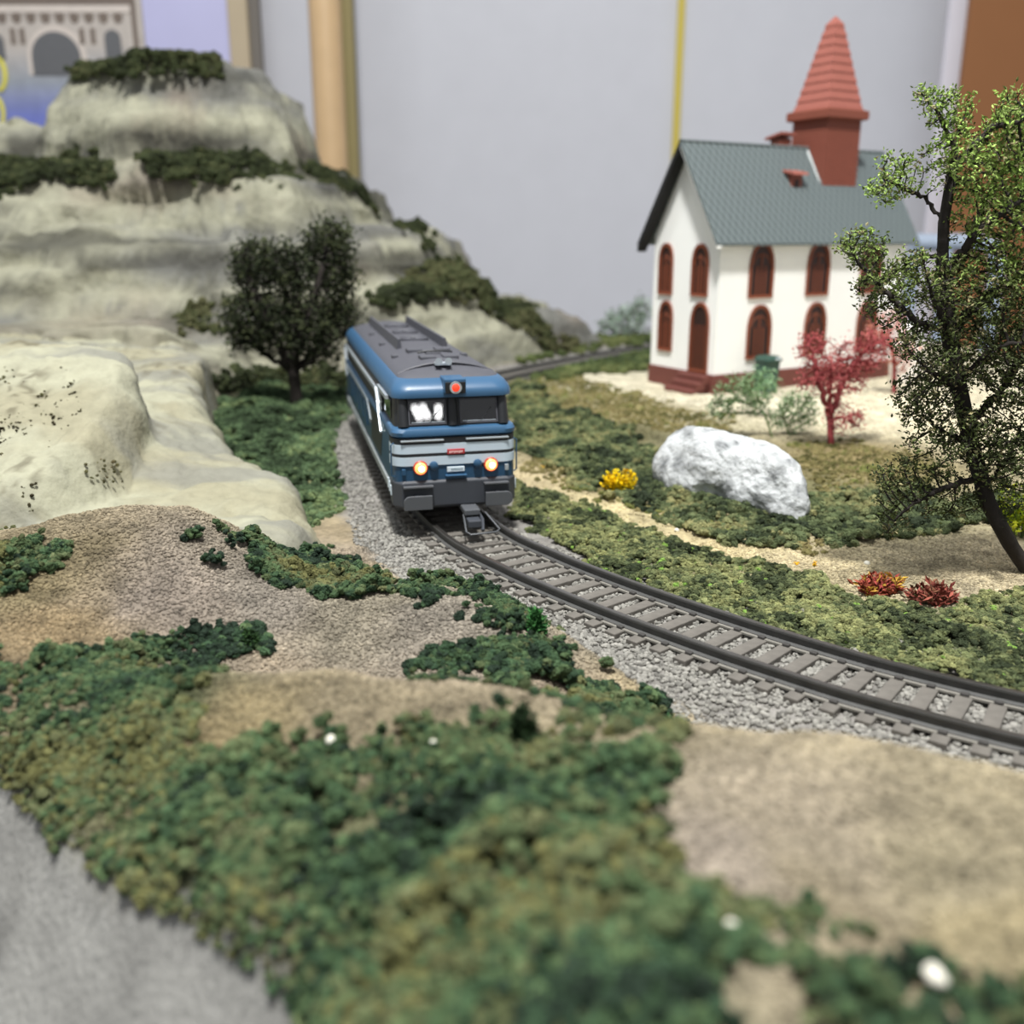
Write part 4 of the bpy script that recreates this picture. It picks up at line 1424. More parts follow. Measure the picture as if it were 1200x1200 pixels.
def stone(name, centre, size, rot, seed, mat, label, cat, rough=0.25, sub=4, col=None, flat=0.0, group=None):
    bm = bmesh.new()
    bmesh.ops.create_icosphere(bm, subdivisions=sub, radius=1.0)
    off = Vector((seed * 3.1, seed * 1.7, seed * 0.9))
    cols = []
    for v in bm.verts:
        p = v.co.copy()
        n1 = mnoise.noise(p * 0.9 + off)
        n2 = mnoise.noise(p * 2.3 + off * 2)
        n3 = mnoise.noise(p * 6 + off)
        q = Vector([math.copysign(abs(t) ** (1 - flat), t) for t in p])
        v.co = q * (1 + rough * n1 + rough * 0.45 * n2 + rough * 0.12 * n3)
        cols.append((n2, n3, mnoise.noise(p * 3.5 - off)))
    me = bpy.data.meshes.new(name)
    bm.to_mesh(me)
    bm.free()
    if col:
        a = me.color_attributes.new('col', 'FLOAT_COLOR', 'POINT')
        light, drk = np.array(lin(col[0])), np.array(lin(col[1]))
        d = []
        for n2, n3, n4 in cols:
            t = min(max((n4 - 0.12) * 2.5, 0), 1) * 0.7
            d += [*(light * (1 - t) + drk * t), 1]
        a.data.foreach_set('color', d)
    me.polygons.foreach_set('use_smooth', [True] * len(me.polygons))
    me.materials.append(mat)
    o = bpy.data.objects.new(name, me)
    o.location = centre
    o.scale = size
    o.rotation_euler = rot
    COL.objects.link(o)
    return tag(o, label, cat, group)


pb_ = at_d(1062, 438, 48.0)
stone('pale_rock', (pb_[0], pb_[1], ground(pb_[0], pb_[1]) + 1.1), (0.85, 0.8, 2.0), (0, 0, 0.4), 4.2, plain('white_stone', '#e6e2da', 0.8, vary=0.06), 'tall rounded white rock at the far end of the church wall', 'rock', rough=0.15, sub=3)


# the big boulder: an irregular wedge, traced as a lofted outline with its own thickness
def wedge_boulder():
    front = [(764, 545), (772, 574), (812, 584), (850, 597), (900, 610), (938, 620), (950, 602), (947, 568), (930, 540), (900, 520), (868, 512), (835, 503), (806, 502), (784, 515)]
    base = on_ground(930, 614)
    d0 = base[1]
    pts = []
    ctr = at_d(860, 560, d0 + 0.7)
    bu = [764, 772, 812, 850, 900, 938, 950]
    bv = [560, 574, 582, 594, 607, 618, 612]
    bd = [float(on_ground(u, v, -0.15)[1]) for u, v in zip(bu, bv)]

    bfit = np.polyfit(bu, bd, 1)

    def dist_at(u, v):
        return bfit[0] * u + bfit[1] + 0.45 + (550 + 0.33 * (u - 764) - v) * 0.009
    P = [at_d(u, v, dist_at(u, v)) for u, v in front]
    bm = bmesh.new()
    rings = []
    C = np.mean(P, 0)
    ax_d = np.array([0.1, 1.0, -0.12])
    for sc, dp in ((0.0, -0.72), (0.45, -0.68), (0.78, -0.48), (0.95, -0.14), (1.0, 0.2), (0.95, 0.9), (0.8, 1.5), (0.5, 1.9), (0.0, 2.0)):
        rings.append([Vector(C + (p - C) * sc + ax_d * dp) for p in P])
    vs = []
    for r in rings[1:-1]:
        vs.append([bm.verts.new(p) for p in r])
    a, z_ = bm.verts.new(rings[0][0]), bm.verts.new(rings[-1][0])
    n = len(P)
    for i in range(len(vs) - 1):
        for k in range(n):
            bm.faces.new((vs[i][k], vs[i][(k + 1) % n], vs[i + 1][(k + 1) % n], vs[i + 1][k]))
    for k in range(n):
        bm.faces.new((a, vs[0][(k + 1) % n], vs[0][k]))
        bm.faces.new((z_, vs[-1][k], vs[-1][(k + 1) % n]))
    bmesh.ops.recalc_face_normals(bm, faces=bm.faces[:])
    bmesh.ops.subdivide_edges(bm, edges=bm.edges[:], cuts=5, use_grid_fill=True, smooth=0.35)
    bm.normal_update()
    cols = []
    light, drk = np.array(lin('c6c9ca')), np.array(lin('5a5d5f'))
    for v in bm.verts:
        p = v.co
        n1, n2, n3 = mnoise.noise(p * 1.1), mnoise.noise(p * 2.7), mnoise.noise(p * 7)
        v.co = p + v.normal * (0.14 * n1 + 0.07 * n2 + 0.03 * n3)
        t = min(max((mnoise.noise(p * 2.2 + Vector((5, 3, 1))) - 0.04) * 3, 0), 1) * 0.5 + min(max((n3 - 0.2) * 4, 0), 1) * 0.5
        t = min(t, 0.9)
        cols.append((*(light * (1 - t) + drk * t), 1))
    me = bpy.data.meshes.new('boulder')
    off = Vector((C[0], C[1], min(v.co.z for v in bm.verts)))
    for v in bm.verts:
        v.co -= off
    bm.to_mesh(me)
    bm.free()
    at = me.color_attributes.new('col', 'FLOAT_COLOR', 'POINT')
    at.data.foreach_set('color', np.array(cols, np.float32).ravel())
    me.polygons.foreach_set('use_smooth', [True] * len(me.polygons))
    me.materials.append(M['boulder'])
    o = bpy.data.objects.new('boulder', me)
    o.location = off
    COL.objects.link(o)
    tag(o, 'large pale grey wedge-shaped boulder on the green bank', 'boulder')


wedge_boulder()
for (u, v, r, lb) in ((388, 879, 0.055, 'small white pebble on the crest of the long foreground mound'), (856, 1100, 0.05, 'white pebble among green foliage beside the sandy mound'),
                      (1092, 1168, 0.075, 'cream pebble low in the corner of the sandy mound'), (793, 623, 0.07, 'pale pebble lying on the sandy lane'), (508, 878, 0.035, 'tiny tan pebble among the foreground foliage'),
                      (1016, 662, 0.07, 'pale pebble beside the red leaved plant')):
    p = on_ground(u, v, 1.0 if v > 800 else -0.2)
    stone('pebble', (p[0], p[1], p[2] + r * (2.5 if v > 800 else 0.6)), (r * 1.3, r, r * 0.8), (0.2, 0.1, u), u * 0.01, M['pebble'], lb, 'pebble', sub=2)

# ------------------------------------------------------------------ trees by space colonisation
def colonise(root_pts, attract, step, influence, kill, iters=160, limbs=()):
    nodes = [np.array(root_pts[0], float)]
    parent = [-1]
    for a, b_ in zip(root_pts[:-1], root_pts[1:]):
        a, b_ = np.array(a, float), np.array(b_, float)
        n = max(int(np.linalg.norm(b_ - a) / step), 1)
        for k in range(1, n + 1):
            nodes.append(a + (b_ - a) * k / n)
            parent.append(len(nodes) - 2)
    for lb in limbs:
        lb = [np.array(q, float) for q in lb]
        j = int(np.linalg.norm(np.array(nodes) - lb[0], axis=1).argmin())
        prev, last = j, nodes[j]
        for b_ in lb[1:]:
            n = max(int(np.linalg.norm(b_ - last) / step), 1)
            a = last
            for k in range(1, n + 1):
                wob = RNG.normal(0, step * 0.22, 3)
                nodes.append(a + (b_ - a) * k / n + wob)
                parent.append(prev)
                prev = len(nodes) - 1
            last = b_
    A = np.array(attract)
    N = np.array(nodes)
    D = np.linalg.norm(A[:, None] - N[None], axis=2)
    near, nd = D.argmin(1), D.min(1)
    alive = nd > kill
    for _ in range(iters):
        act = alive & (nd < influence)
        if not act.any():
            break
        ids = near[act]
        vec = A[act] - N[ids]
        vec /= np.linalg.norm(vec, axis=1)[:, None] + 1e-9
        uq, inv = np.unique(ids, return_inverse=True)
        S = np.zeros((len(uq), 3))
        np.add.at(S, inv, vec)
        S += RNG.normal(0, 0.25, S.shape)
        S /= np.linalg.norm(S, axis=1)[:, None] + 1e-9
        new = N[uq] + S * step
        base = len(N)
        N = np.vstack([N, new])
        parent += list(uq)
        Dn = np.linalg.norm(A[:, None] - new[None], axis=2)
        j, dj = Dn.argmin(1), Dn.min(1)
        upd = dj < nd
        near = np.where(upd, j + base, near)
        nd = np.minimum(nd, dj)
        alive &= nd > kill
        if len(N) > 14000:
            break
    return N, np.array(parent)


def tree_mesh(N, par, tip, power=2.3, rmax=None):
    r = np.zeros(len(N))
    kids = np.bincount(par[par >= 0], minlength=len(N))
    acc = np.zeros(len(N))
    for i in range(len(N) - 1, -1, -1):
        if kids[i] == 0:
            acc[i] = tip ** power
        r[i] = acc[i] ** (1 / power)
        if par[i] >= 0:
            acc[par[i]] += acc[i]
    if rmax:
        r = np.minimum(r, rmax)
    V, Fc = [], []
    rings_at = {}
    for i in range(len(N)):
        p = par[i]
        d = N[i] - N[p] if p >= 0 else N[1] - N[0]
        d = Vector(d).normalized()
        up = Vector((0.3, 0.9, 0.1)) if abs(d.z) > 0.8 else Vector((0, 0, 1))
        a = d.cross(up).normalized()
        b_ = d.cross(a)
        n = 6 if r[i] > tip * 2.5 else 4
        rings_at[i] = (len(V), n)
        c = Vector(N[i])
        for k in range(6):
            t = 2 * PI * k / 6
            V.append(c + (a * math.cos(t) + b_ * math.sin(t)) * r[i])
    for i in range(len(N)):
        p = par[i]
        if p < 0:
            continue
        s0, s1 = rings_at[p][0], rings_at[i][0]
        for k in range(6):
            k2 = (k + 1) % 6
            Fc.append((s0 + k, s0 + k2, s1 + k2, s1 + k))
    return V, Fc, r, kids


def leaves(points, size, cols, per, spread, seed=0, elong=1.6):
    n = len(points) * per
    P = np.repeat(points, per, 0) + RNG.normal(0, spread, (n, 3))
    C = np.repeat(cols, per, 0) * RNG.uniform(0.7, 1.3, (n, 1))
    d = RNG.normal(0, 1, (n, 3))
    d[:, 2] = np.abs(d[:, 2]) * 0.7 + 0.1
    d /= np.linalg.norm(d, axis=1)[:, None]
    e = np.cross(d, RNG.normal(0, 1, (n, 3)))
    e /= np.linalg.norm(e, axis=1)[:, None] + 1e-9
    f = np.cross(d, e)
    s = size * RNG.uniform(0.6, 1.3, (n, 1))
    a = P - d * s * 0.2
    tip = P + d * s * elong
    m1 = P + e * s * 0.45 + d * s * elong * 0.4 + f * s * 0.12
    m2 = P - e * s * 0.45 + d * s * elong * 0.4 + f * s * 0.12
    m3 = P - f * s * 0.25 + d * s * elong * 0.45
    V = np.stack([a, m1, tip, m2, m3], 1).reshape(-1, 3)
    b = np.arange(n)[:, None] * 5
    Fc = np.concatenate([b + np.array([[0, 1, 4]]), b + np.array([[1, 2, 4]]), b + np.array([[2, 3, 4]]), b + np.array([[3, 0, 4]])])
    return V, Fc, np.repeat(C, 5, 0)


def blob_points(blobs, n, depth_scale=1.0):
    """random points in picture-sized blobs: (u, v, half width px, half height px, distance, half depth, weight)"""
    w = np.array([b[6] for b in blobs], float)
    pick = RNG.choice(len(blobs), n, p=w / w.sum())
    out = []
    for i in pick:
        u, v, ru, rv, d, rd, _ = blobs[i]
        while True:
            q = RNG.uniform(-1, 1, 3)
            if q @ q < 1:
                break
        out.append(at_d(u + q[0] * ru, v + q[1] * rv, d + q[2] * rd))
    return np.array(out)


def make_tree(name, root_px, blobs, n_attr, step, influence, kill, tip, rmax, bark, leaf_size, leaf_cols, per, spread, label, cat, base, leaf_frac=1.0, foliage='foliage', elong=1.6, power=2.3, limbs=()):
    A = blob_points(blobs, n_attr)
    N, par = colonise(root_px, A, step, influence, kill, limbs=limbs)
    V, Fc, r, kids = tree_mesh(N, par, tip, power, rmax)
    root = empty(name, base)
    B = np.array(base)
    tag(root, label, cat)
    mesh_obj('trunk', [tuple(np.array(v) - B) for v in V], Fc, bark, root, True)
    thin = np.where(r < tip * 2.6)[0]
    thin = thin[RNG.uniform(0, 1, len(thin)) < leaf_frac]
    LP = N[thin]
    cols = leaf_cols(LP)
    LV, LF, LC = leaves(LP, leaf_size, cols, per, spread, elong=elong)
    f = mesh_obj(foliage, (LV - B).tolist(), LF.tolist(), M['leaf'], root, False, LC)
    f['kind'] = 'stuff'
    return root


# big tree beside the lane
TD = on_ground(1200, 672)[1]
TB = at_d(1206, 684, TD)
TB[2] = ground(TB[0], TB[1]) - 0.05
rp_ = [TB] + [at_d(u, v, TD + dd) for u, v, dd in ((1185, 640, 0.0), (1158, 590, 0.0), (1138, 520, 0.1), (1124, 455, 0.1), (1112, 390, 0), (1104, 320, 0), (1106, 260, 0), (1116, 200, -0.1), (1124, 150, -0.1))]
BL = [(1150, 190, 65, 55, TD, 1.0, 2.2), (1110, 130, 35, 28, TD, 0.5, 0.7), (1085, 112, 18, 14, TD, 0.3, 0.3), (1060, 195, 32, 20, TD, 0.5, 0.35), (1040, 225, 30, 22, TD, 0.5, 0.35), (1180, 260, 60, 60, TD, 1.1, 2.0),
      (1010, 290, 34, 24, TD, 0.6, 0.6), (1070, 330, 70, 35, TD, 1.0, 1.7), (1160, 350, 75, 60, TD, 1.3, 2.8), (1040, 360, 35, 28, TD, 0.5, 0.6), (1120, 410, 80, 50, TD, 1.2, 2.2), (1190, 430, 45, 60, TD, 1.2, 1.4), (1085, 470, 45, 35, TD, 0.8, 0.8),
      (1130, 520, 75, 45, TD, 1.1, 1.4), (1060, 560, 40, 30, TD, 0.7, 0.5), (1045, 600, 25, 35, TD, 0.5, 0.3), (1190, 540, 40, 60, TD, 1.0, 1.0), (1110, 590, 50, 22, TD, 0.6, 0.5), (1230, 330, 60, 170, TD, 1.2, 2.5), (1185, 140, 30, 35, TD, 0.9, 0.9), (1195, 210, 40, 50, TD, 1.0, 1.2)]


def limb(d, *pts):
    return [at_d(u, v, d + dd) for u, v, dd in pts]


LB = [limb(TD, (1112, 390, 0), (1075, 378, -.2), (1040, 345, -.3), (998, 298, -.3)), limb(TD, (1106, 258, 0), (1085, 232, .2), (1045, 215, .3)), limb(TD, (1104, 320, 0), (1150, 268, -.5), (1195, 235, -.8)),
      limb(TD, (1112, 390, 0), (1150, 350, .5), (1205, 318, .9)), limb(TD, (1124, 455, 0), (1085, 432, -.6), (1055, 400, -.8)), limb(TD, (1130, 500, 0), (1178, 452, .3), (1215, 395, .4)),
      limb(TD, (1146, 560, 0), (1100, 574, -.3), (1062, 596, -.4), (1040, 622, -.4)), limb(TD, (1150, 580, 0), (1190, 520, .6), (1210, 470, .9)), limb(TD, (1120, 180, 0), (1098, 128, 0), (1078, 108, 0)),
      limb(TD, (1116, 200, 0), (1160, 150, -.4), (1200, 140, -.5)), limb(TD, (1124, 455, 0), (1160, 410, -.7), (1200, 400, -1.0)), limb(TD, (1138, 520, 0), (1095, 500, .5), (1070, 470, .8)),
      limb(TD, (1106, 300, 0), (1075, 300, .4), (1050, 320, .6), (1010, 330, .6)), limb(TD, (1104, 330, 0), (1130, 300, .7), (1170, 200, .8)), limb(TD, (1112, 400, 0), (1090, 340, -.7), (1080, 290, -.8))]


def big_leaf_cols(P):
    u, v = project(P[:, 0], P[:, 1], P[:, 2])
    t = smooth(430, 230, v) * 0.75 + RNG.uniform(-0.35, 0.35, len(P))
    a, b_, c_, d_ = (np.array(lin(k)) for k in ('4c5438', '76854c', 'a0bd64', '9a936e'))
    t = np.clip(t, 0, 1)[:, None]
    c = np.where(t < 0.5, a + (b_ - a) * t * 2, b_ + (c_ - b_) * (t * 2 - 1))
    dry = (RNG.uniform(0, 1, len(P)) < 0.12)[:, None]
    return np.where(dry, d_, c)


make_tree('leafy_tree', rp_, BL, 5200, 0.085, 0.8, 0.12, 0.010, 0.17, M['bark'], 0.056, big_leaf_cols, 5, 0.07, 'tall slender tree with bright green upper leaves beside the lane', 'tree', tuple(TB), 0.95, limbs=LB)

# dark tree at the foot of the mountain
DD = 43.5
db = at_d(348, 470, DD)
db[2] = ground(db[0], db[1]) - 0.1
rp_ = [db] + [at_d(u, v, DD) for u, v in ((346, 452), (344, 436))]
BLD = [(300, 310, 32, 32, DD, 1.4, 1.2), (340, 320, 35, 35, DD, 1.4, 1.2), (385, 285, 30, 28, DD, 1.3, 1.1), (395, 325, 25, 35, DD, 1.2, 1.0), (300, 370, 45, 32, DD, 1.6, 1.5), (350, 385, 50, 38, DD, 1.6, 1.6), (400, 370, 22, 32, DD, 1.2, 0.9), (375, 410, 30, 22, DD, 1.0, 0.6), (290, 400, 30, 14, DD, 1.0, 0.4)]
dark_cols = lambda P: np.array([lin('2c3224'), lin('363d2b'), lin('454b33')])[RNG.integers(0, 3, len(P))]
make_tree('dark_tree', rp_, BLD, 2600, 0.2, 1.8, 0.26, 0.025, 0.3, M['bark'], 0.13, dark_cols, 8, 0.2, 'dark bushy tree at the foot of the mountain', 'tree', tuple(db), 0.95, limbs=[limb(DD, (344, 438, 0), *q) for q in (((325, 400, -.5), (298, 340, -.8), (285, 300, -.8)), ((335, 380, .8), (335, 320, 1.0)), ((355, 390, -.8), (375, 320, -.8), (388, 275, -.6)), ((370, 405, .3), (398, 350, .4)), ((310, 415, .6), (280, 385, .9)), ((370, 420, -.6), (405, 385, -.7)), ((345, 400, 0), (352, 350, -.4), (345, 300, -.3)))])

# red tree in the churchyard
RD = on_ground(974, 522)[1]
rb = on_ground(974, 522)
rp_ = [rb] + [at_d(u, v, RD) for u, v in ((973, 500), (974, 478), (972, 455))]
BLR = [(955, 410, 24, 24, RD, 0.7, 1.0), (985, 440, 36, 26, RD, 0.9, 1.6), (1010, 415, 30, 24, RD, 0.8, 1.0), (1030, 400, 22, 18, RD, 0.6, 0.4), (990, 490, 26, 18, RD, 0.7, 0.8), (955, 445, 24, 20, RD, 0.7, 0.7)]
red_cols = lambda P: np.array([lin('a54d50'), lin('b8605f'), lin('c87a76'), lin('a85558')])[RNG.integers(0, 4, len(P))]
make_tree('red_tree', rp_, BLR, 1100, 0.13, 1.6, 0.17, 0.017, 0.11, M['red_stem'], 0.06, red_cols, 6, 0.10, 'small coral red tree standing at the edge of the churchyard', 'tree', tuple(rb), 0.9, limbs=[limb(RD, (973, 490, 0), *q) for q in (((960, 450, -.3), (950, 405, -.4)), ((990, 440, .3), (1015, 408, .4)), ((985, 490, -.2), (1000, 485, -.3)), ((972, 440, 0), (985, 420, .2)))])

# orange pink shrub at the church's far end
OD = 45.0
ob = at_d(1050, 440, OD)
ob[2] = ground(ob[0], ob[1])
rp_ = [ob] + [at_d(1048, 428, OD)]
BLO = [(1035, 395, 22, 22, OD, 0.9, 1.0), (1058, 410, 24, 24, OD, 0.9, 1.0), (1045, 375, 18, 12, OD, 0.7, 0.5)]
or_cols = lambda P: np.array([lin('cf8c7c'), lin('dba294'), lin('c07c6a')])[RNG.integers(0, 3, len(P))]
make_tree('orange_shrub', rp_, BLO, 260, 0.25, 5, 0.35, 0.03, 0.1, M['red_stem'], 0.12, or_cols, 6, 0.16, 'salmon orange shrub behind the coral red tree', 'shrub', tuple(ob), 0.8)

# sparse green saplings before the church
for base_uv, dd, blobs, lb, nm in (((905, 512), 0, [(862, 462, 30, 22, 0, .5, 1), (845, 480, 20, 14, 0, .4, .6), (885, 470, 22, 18, 0, .4, .6)], 'sparse green sapling leaning over the boulder', 'sapling'),
                                   ((925, 514), 0.5, [(935, 475, 26, 20, 0, .5, 1), (915, 490, 20, 14, 0, .4, .5), (948, 490, 14, 12, 0, .4, .4)], 'sparse twiggy green sapling next to the red tree', 'sapling')):
    p = on_ground(*base_uv)
    sdp = p[1] + dd
    p = at_d(base_uv[0], base_uv[1], sdp)
    p[2] = ground(p[0], p[1]) - 0.02
    rp_ = [p, at_d(base_uv[0] - 8, base_uv[1] - 25, sdp)]
    bl = [(u, v, a, b_, sdp, rd, w) for u, v, a, b_, _, rd, w in blobs]
    gcs = lambda P: np.array([lin('5c7a52'), lin('7a9468'), lin('93a884')])[RNG.integers(0, 3, len(P))]
    make_tree(nm, rp_, bl, 420, 0.09, 1.3, 0.11, 0.010, 0.035, M['green_stem'], 0.065, gcs, 4, 0.07, lb, 'sapling', tuple(p), 0.8)
p = at_d(885, 478, 39)
p[2] = ground(p[0], p[1])
gcs = lambda P: np.array([lin('8fb487'), lin('a5c29a'), lin('7da176')])[RNG.integers(0, 3, len(P))]
make_tree('pale_bush', [p, at_d(886, 470, 39)], [(890, 452, 26, 22, 39, .7, 1)], 260, 0.14, 4, 0.2, 0.012, 0.04, M['green_stem'], 0.08, gcs, 4, 0.12, 'pale green bush in front of the waste bin', 'bush', tuple(p), 0.8)

# grey green tree behind the church's corner
GD = 72.6
p = at_d(738, 400, GD)
p[2] = ground(p[0], p[1])
gcs = lambda P: np.array([lin('8fa292'), lin('a2b2a4'), lin('7a8d76')])[RNG.integers(0, 3, len(P))]
make_tree('faded_tree', [p, at_d(738, 392, GD)], [(735, 378, 26, 20, GD, 1.4, 1), (752, 362, 14, 16, GD, 1.0, .6), (715, 385, 14, 12, GD, 1.0, .5)], 420, 0.3, 7, 0.35, 0.03, 0.1, M['bark_grey'], 0.2, gcs, 5, 0.25, 'faded grey green tree behind the church corner', 'tree', tuple(p), 0.8)


# little plants
def tuft(name, base, n, height, spread, cols, size, label, cat, elong=2.2):
    P = []
    V, Fc = MB(), None
    root = empty(name, tuple(base))
    tag(root, label, cat)
    m = MB()
    for k in range(n):
        a = RNG.uniform(0, 2 * PI)
        rr = spread * math.sqrt(RNG.uniform(0, 1))
        tipp = Vector((rr * math.cos(a), rr * math.sin(a) * 0.7, height * RNG.uniform(0.3, 1.0) * (1 - 0.4 * rr / spread)))
        st = Vector((tipp.x * 0.35, tipp.y * 0.35, -0.02))
        m.tube([st, (st + tipp) / 2 + Vector((0, 0, 0.02)), tipp], [0.012, 0.01, 0.006], 4)
        for q in range(4):
            t = 0.45 + 0.55 * q / 3
            P.append(np.array(st + (tipp - st) * t))
    m.build('stems', M['green_stem'], root)['kind'] = 'stuff'
    P = np.array(P)
    cs = np.array([lin(c) for c in cols])[RNG.integers(0, len(cols), len(P))]
    LV, LF, LC = leaves(P, size, cs, 4, size * 0.6, elong=elong)
    f = mesh_obj('leaves', LV.tolist(), LF.tolist(), M['leaf'], root, False, LC)
    f['kind'] = 'stuff'
    return root


p = on_ground(726, 575, -0.2)
tuft('yellow_bush', p, 44, 0.78, 0.52, ['f0d010', 'e2b90c', 'f6df2a', 'c9a512'], 0.09, 'bright yellow flowering bush on the lane before the boulder', 'bush', 1.2)
p = on_ground(1030, 696, -0.1)
tuft('red_leaved_plant', p, 40, 0.50, 0.46, ['9c5040', '94443e', 'b08c3c', '8a4a38'], 0.08, 'red and yellow leaved plant at the lane edge, taller of the two', 'plant')
p = on_ground(1091, 706, -0.1)
tuft('red_leaved_plant', p, 40, 0.42, 0.5, ['80443a', '8c4e42', '6e4a38', '945048'], 0.08, 'low dull red leaved plant just right of the taller red plant', 'plant')
p = at_d(1196, 625, TD + 2.6)
p[2] = ground(p[0], p[1])
tuft('yellow_green_shrub', p, 34, 1.9, 0.75, ['b8c428', 'cfd23a', '93a82a', '9ab040'], 0.10, 'yellow green shrub half hidden behind the tall tree trunk', 'shrub', 1.3)
for u, v, lb in ((934, 662, 'tiny yellow flower on the sandy lane'), (954, 664, 'tiny yellow flower nearer the red leaved plants'), (636, 549, 'tiny yellow flower beside the locomotive')):
    p = on_ground(u, v, -0.2)
    tuft('small_flower', p, 4, 0.13, 0.06, ['f2c21a', 'e6b020'], 0.03, lb, 'flower', 1.2)


def foam_cone(name, base, h, r, cols, label):
    """dense upright tuft of foam"""
    n = 160
    t = RNG.uniform(0, 1, n)
    a = RNG.uniform(0, 2 * PI, n)
    rr = r * (1 - t * 0.75) * np.sqrt(RNG.uniform(0.2, 1, n))
    P = np.stack([rr * np.cos(a), rr * np.sin(a), t * h], 1)
    root = empty(name, tuple(base))
    tag(root, label, 'tuft')
    MB().tube([(0, 0, -0.05), (0, 0, h * 0.8)], [0.03, 0.01], 5).build('stem', M['bark'], root)
    cs = np.array([lin(c) for c in cols])[RNG.integers(0, len(cols), n)]
    LV, LF, LC = leaves(P, 0.06, cs, 4, 0.03)
    f = mesh_obj('foliage', LV.tolist(), LF.tolist(), M['leaf'], root, False, LC)
    f['kind'] = 'stuff'


for u, v, h, r, cols, lb in ((612, 868, 0.38, 0.13, ['23331f', '2c3d26'], 'dark upright foam tuft on the long foreground mound'), (787, 868, 0.36, 0.16, ['355236', '426440'], 'green upright foam tuft at the edge of the sandy mound'),
                             (628, 742, 0.42, 0.18, ['2f5a30', '3c6a38'], 'leafy green tuft beside the ballast on the low mound'), (295, 757, 0.22, 0.14, ['2c4028', '35502c'], 'small dark tuft in front of the gravel mound')):
    p = on_ground(u, v, 1.0 if v > 800 else 0.5)
    foam_cone('foam_tuft', p, h, r, cols, lb)

# ------------------------------------------------------------------ the hall behind the layout
def wall_panel(name, u0, u1, d, color, z0=-90, z1=70, th=1.0, v=150, rough=0.7, vary=0.04, label=None, cat=None, kind='structure', mat=None):
    x0, x1 = at_d(u0, v, d)[0], at_d(u1, v, d)[0]
    o = MB().bbox(x0, x1, d, d + th, z0, z1, min(0.12, th * 0.2)).build(name, mat or plain(name + '_paint', color, rough, vary=vary, scale=0.3), None)
    return tag(o, label, cat, kind=kind)


wall_panel('wall_back', -500, 1900, 132, '#c2c3ca', label='pale lilac grey partition wall of the hall', cat='wall')
wall_panel('wall_left', 120, 276, 128, '#bdbde0', label='lilac panel between the poster and the cream post', cat='wall')
wall_panel('trim_1', 276, 298, 127, '#b5a68c', th=1.6, label='cream wooden post behind the mountain top', cat='post')
wall_panel('trim_2', 298, 312, 128, '#6f6a64', th=1.0, label='dark edge of the cream post', cat='post')
wall_panel('trim_3', 400, 418, 118, '#857a50', th=2, label='dark brass edge beside the wooden column', cat='post')
x0, x1 = at_d(364, 100, 116)[0], at_d(402, 100, 116)[0]
o = MB().lathe([((x1 - x0) / 2, -90), ((x1 - x0) / 2, 70)], ((x0 + x1) / 2, 117, 0), 'z', 24).build('trim_4', plain('tan_wood', '#c4a67e', 0.5, vary=0.1, scale=0.4), None, True)
tag(o, 'round tan wooden column behind the mountain', 'column', kind='structure')
wall_panel('trim_5', 789, 797, 131.4, '#c2b04e', th=0.8, label='thin yellow strip down the partition wall', cat='trim')
wall_panel('trim_6', 1098, 1122, 126, '#d6d3dc', th=1.0, label='white edge strip next to the brown panel', cat='trim')
wall_panel('wall_right', 1121, 1500, 124, '#8a5a33', label='brown panel behind the tall tree', cat='wall')

# pale metal rail glimpsed through the tree
M['pale_metal'] = plain('pale_blue_metal', '#a9b6c8', 0.4, 0.2)
pa, pb = at_d(1068, 284, 92), at_d(1172, 284, 92)
rt = empty('metal_rail', (pa[0], 92, -90))
tag(rt, 'pale blue metal rail glimpsed behind the tall tree', 'rail')
w = pb[0] - pa[0]
hz = pa[2] + 90
MB().tube([(0, 0, hz), (w - 2, 0, hz), (w - 0.6, 0, hz - 0.4), (w, 0, hz - 1.8), (w, 0, 0)], 0.8, 10).build('top_bar', M['pale_metal'], rt, True)
for k in (0.05, 0.42):
    MB().tube([(w * k, 0.0, hz), (w * k, 0.2, 0)], 0.55, 10).build('leg', M['pale_metal'], rt, True)

# poster with a printed arcade
PD_ = 110.0
q0, q1 = at_d(-60, 150, PD_), at_d(166, 20, PD_)
zt_, zb_ = at_d(80, -60, PD_)[2], at_d(20, 190, PD_)[2]
pr = empty('arcade_poster', (q0[0], PD_, zb_))
tag(pr, 'poster of a pale stone arcade above the mountain', 'poster')
PW, PH = q1[0] - q0[0], zt_ - zb_


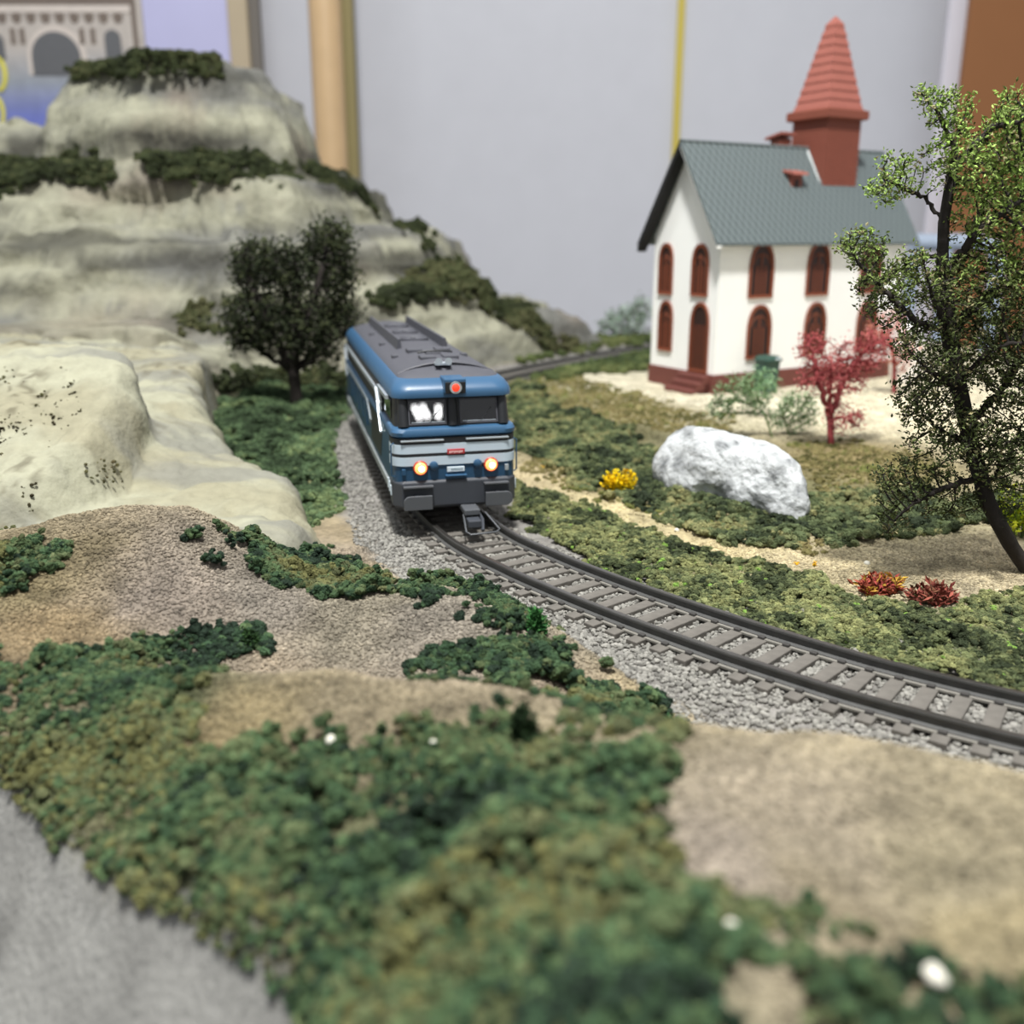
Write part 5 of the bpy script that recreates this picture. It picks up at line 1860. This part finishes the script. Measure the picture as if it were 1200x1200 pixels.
def print_mat():
    m, nt, p = new_mat('arcade_print')
    tc = nt.nodes.new('ShaderNodeTexCoord')
    sx = nt.nodes.new('ShaderNodeSeparateXYZ')
    link(nt, tc.outputs['Object'], sx.inputs[0])
    mr = nt.nodes.new('ShaderNodeMapRange')
    mr.inputs['From Min'].default_value = PH * 0.22
    mr.inputs['From Max'].default_value = PH * 0.56
    link(nt, sx.outputs['Z'], mr.inputs['Value'])
    cr = nt.nodes.new('ShaderNodeValToRGB')
    cr.color_ramp.elements[0].color = (*lin('6a74b8'), 1)
    cr.color_ramp.elements[1].color = (*lin('b3aba4'), 1)
    e2 = cr.color_ramp.elements.new(0.5)
    e2.color = (*lin('8f959f'), 1)
    link(nt, mr.outputs[0], cr.inputs[0])
    n = nt.nodes.new('ShaderNodeTexNoise')
    n.inputs['Scale'].default_value = 0.8
    n.inputs['Detail'].default_value = 6
    link(nt, tc.outputs['Object'], n.inputs['Vector'])
    r = nt.nodes.new('ShaderNodeMapRange')
    r.inputs['To Min'].default_value = 0.75
    r.inputs['To Max'].default_value = 1.2
    link(nt, n.outputs['Fac'], r.inputs['Value'])
    vm = nt.nodes.new('ShaderNodeVectorMath')
    vm.operation = 'SCALE'
    link(nt, cr.outputs[0], vm.inputs[0])
    link(nt, r.outputs[0], vm.inputs['Scale'])
    link(nt, vm.outputs[0], p.inputs['Base Color'])
    p.inputs['Roughness'].default_value = 0.6
    return m


MB().box(0, PW, 0, 0.4, 0, PH).build('sheet', print_mat(), pr)


def ploc(u, v):
    p = at_d(u, v, PD_)
    return p[0] - q0[0], p[2] - zb_


M['print_dark'] = plain('print_shadow', '#5b5c5f', 0.7, vary=0.15)
M['print_light'] = plain('print_stone', '#c4bab2', 0.7, vary=0.12, scale=1)
M['print_brown'] = plain('print_brown', '#6d6158', 0.7, vary=0.2, scale=1)
M['print_yellow'] = plain('print_yellow', '#d8cf4a', 0.7)


def arch_print(uc, hw, vt, vb, name, mat):
    cx, zt2 = ploc(uc, vt)
    _, zb2 = ploc(uc, vb)
    w2 = abs(ploc(uc + hw, vt)[0] - cx)
    pts = [(cx - w2, zb2), (cx + w2, zb2)] + [(cx + w2 * math.cos(a), zt2 - w2 * 0.95 + w2 * 0.95 * math.sin(a)) for a in [PI * k / 14 for k in range(15)]]
    MB().prism(pts, 'y', -0.06 if 'surround' in name else -0.12, 0.0).build(name, mat, pr)


arch_print(63, 35, 30, 88, 'printed_arch_surround', M['print_light'])
o_ = MB()
cx, zt2 = ploc(63, 37)
arch_print(63, 29, 37, 88, 'printed_arch', M['print_dark'])
arch_print(131, 9.5, 35, 88, 'printed_arch', M['print_dark'])
arch_print(-8, 11, 38, 70, 'printed_arch', M['print_dark'])
for v0, v1, mt in ((-10, 5, 'print_brown'), (6, 15, 'print_light')):
    z1_, z0_ = ploc(80, v0)[1], ploc(80, v1)[1]
    MB().box(0, PW * 0.97, -0.1, 0.0, z0_, z1_).build('printed_cornice', M[mt], pr)
for k in range(9):
    xx, zz = ploc(2 + 17 * k, 20)
    MB().prism([(xx + 0.5 * math.cos(a), zz + 0.6 * math.sin(a)) for a in [2 * PI * j / 10 for j in range(10)]], 'y', -0.08, 0).build('printed_bracket', M['print_brown'], pr)
for uu in (14, 25, 95, 108):
    xx, zz = ploc(uu, 33)
    _, z3 = ploc(uu, 52)
    MB().box(xx - 0.25, xx + 0.25, -0.06, 0, z3, zz).build('printed_niche', M['print_brown'], pr)
xx, zz = ploc(152, 0)
x4, z4 = ploc(166, 85)
MB().box(xx, x4, -0.12, 0, z4, zz + 3).build('printed_corner', M['print_brown'], pr)
for uc, vc, rr in ((-5, 86, 1.0), (-6, 131, 0.9)):
    xx, zz = ploc(uc, vc)
    MB().tube([(xx + rr * math.cos(a), -0.05, zz + 1.7 * rr * math.sin(a)) for a in [-1.4 + 2.8 * k / 10 for k in range(11)]], 0.22, 6).build('printed_letter', M['print_yellow'], pr)
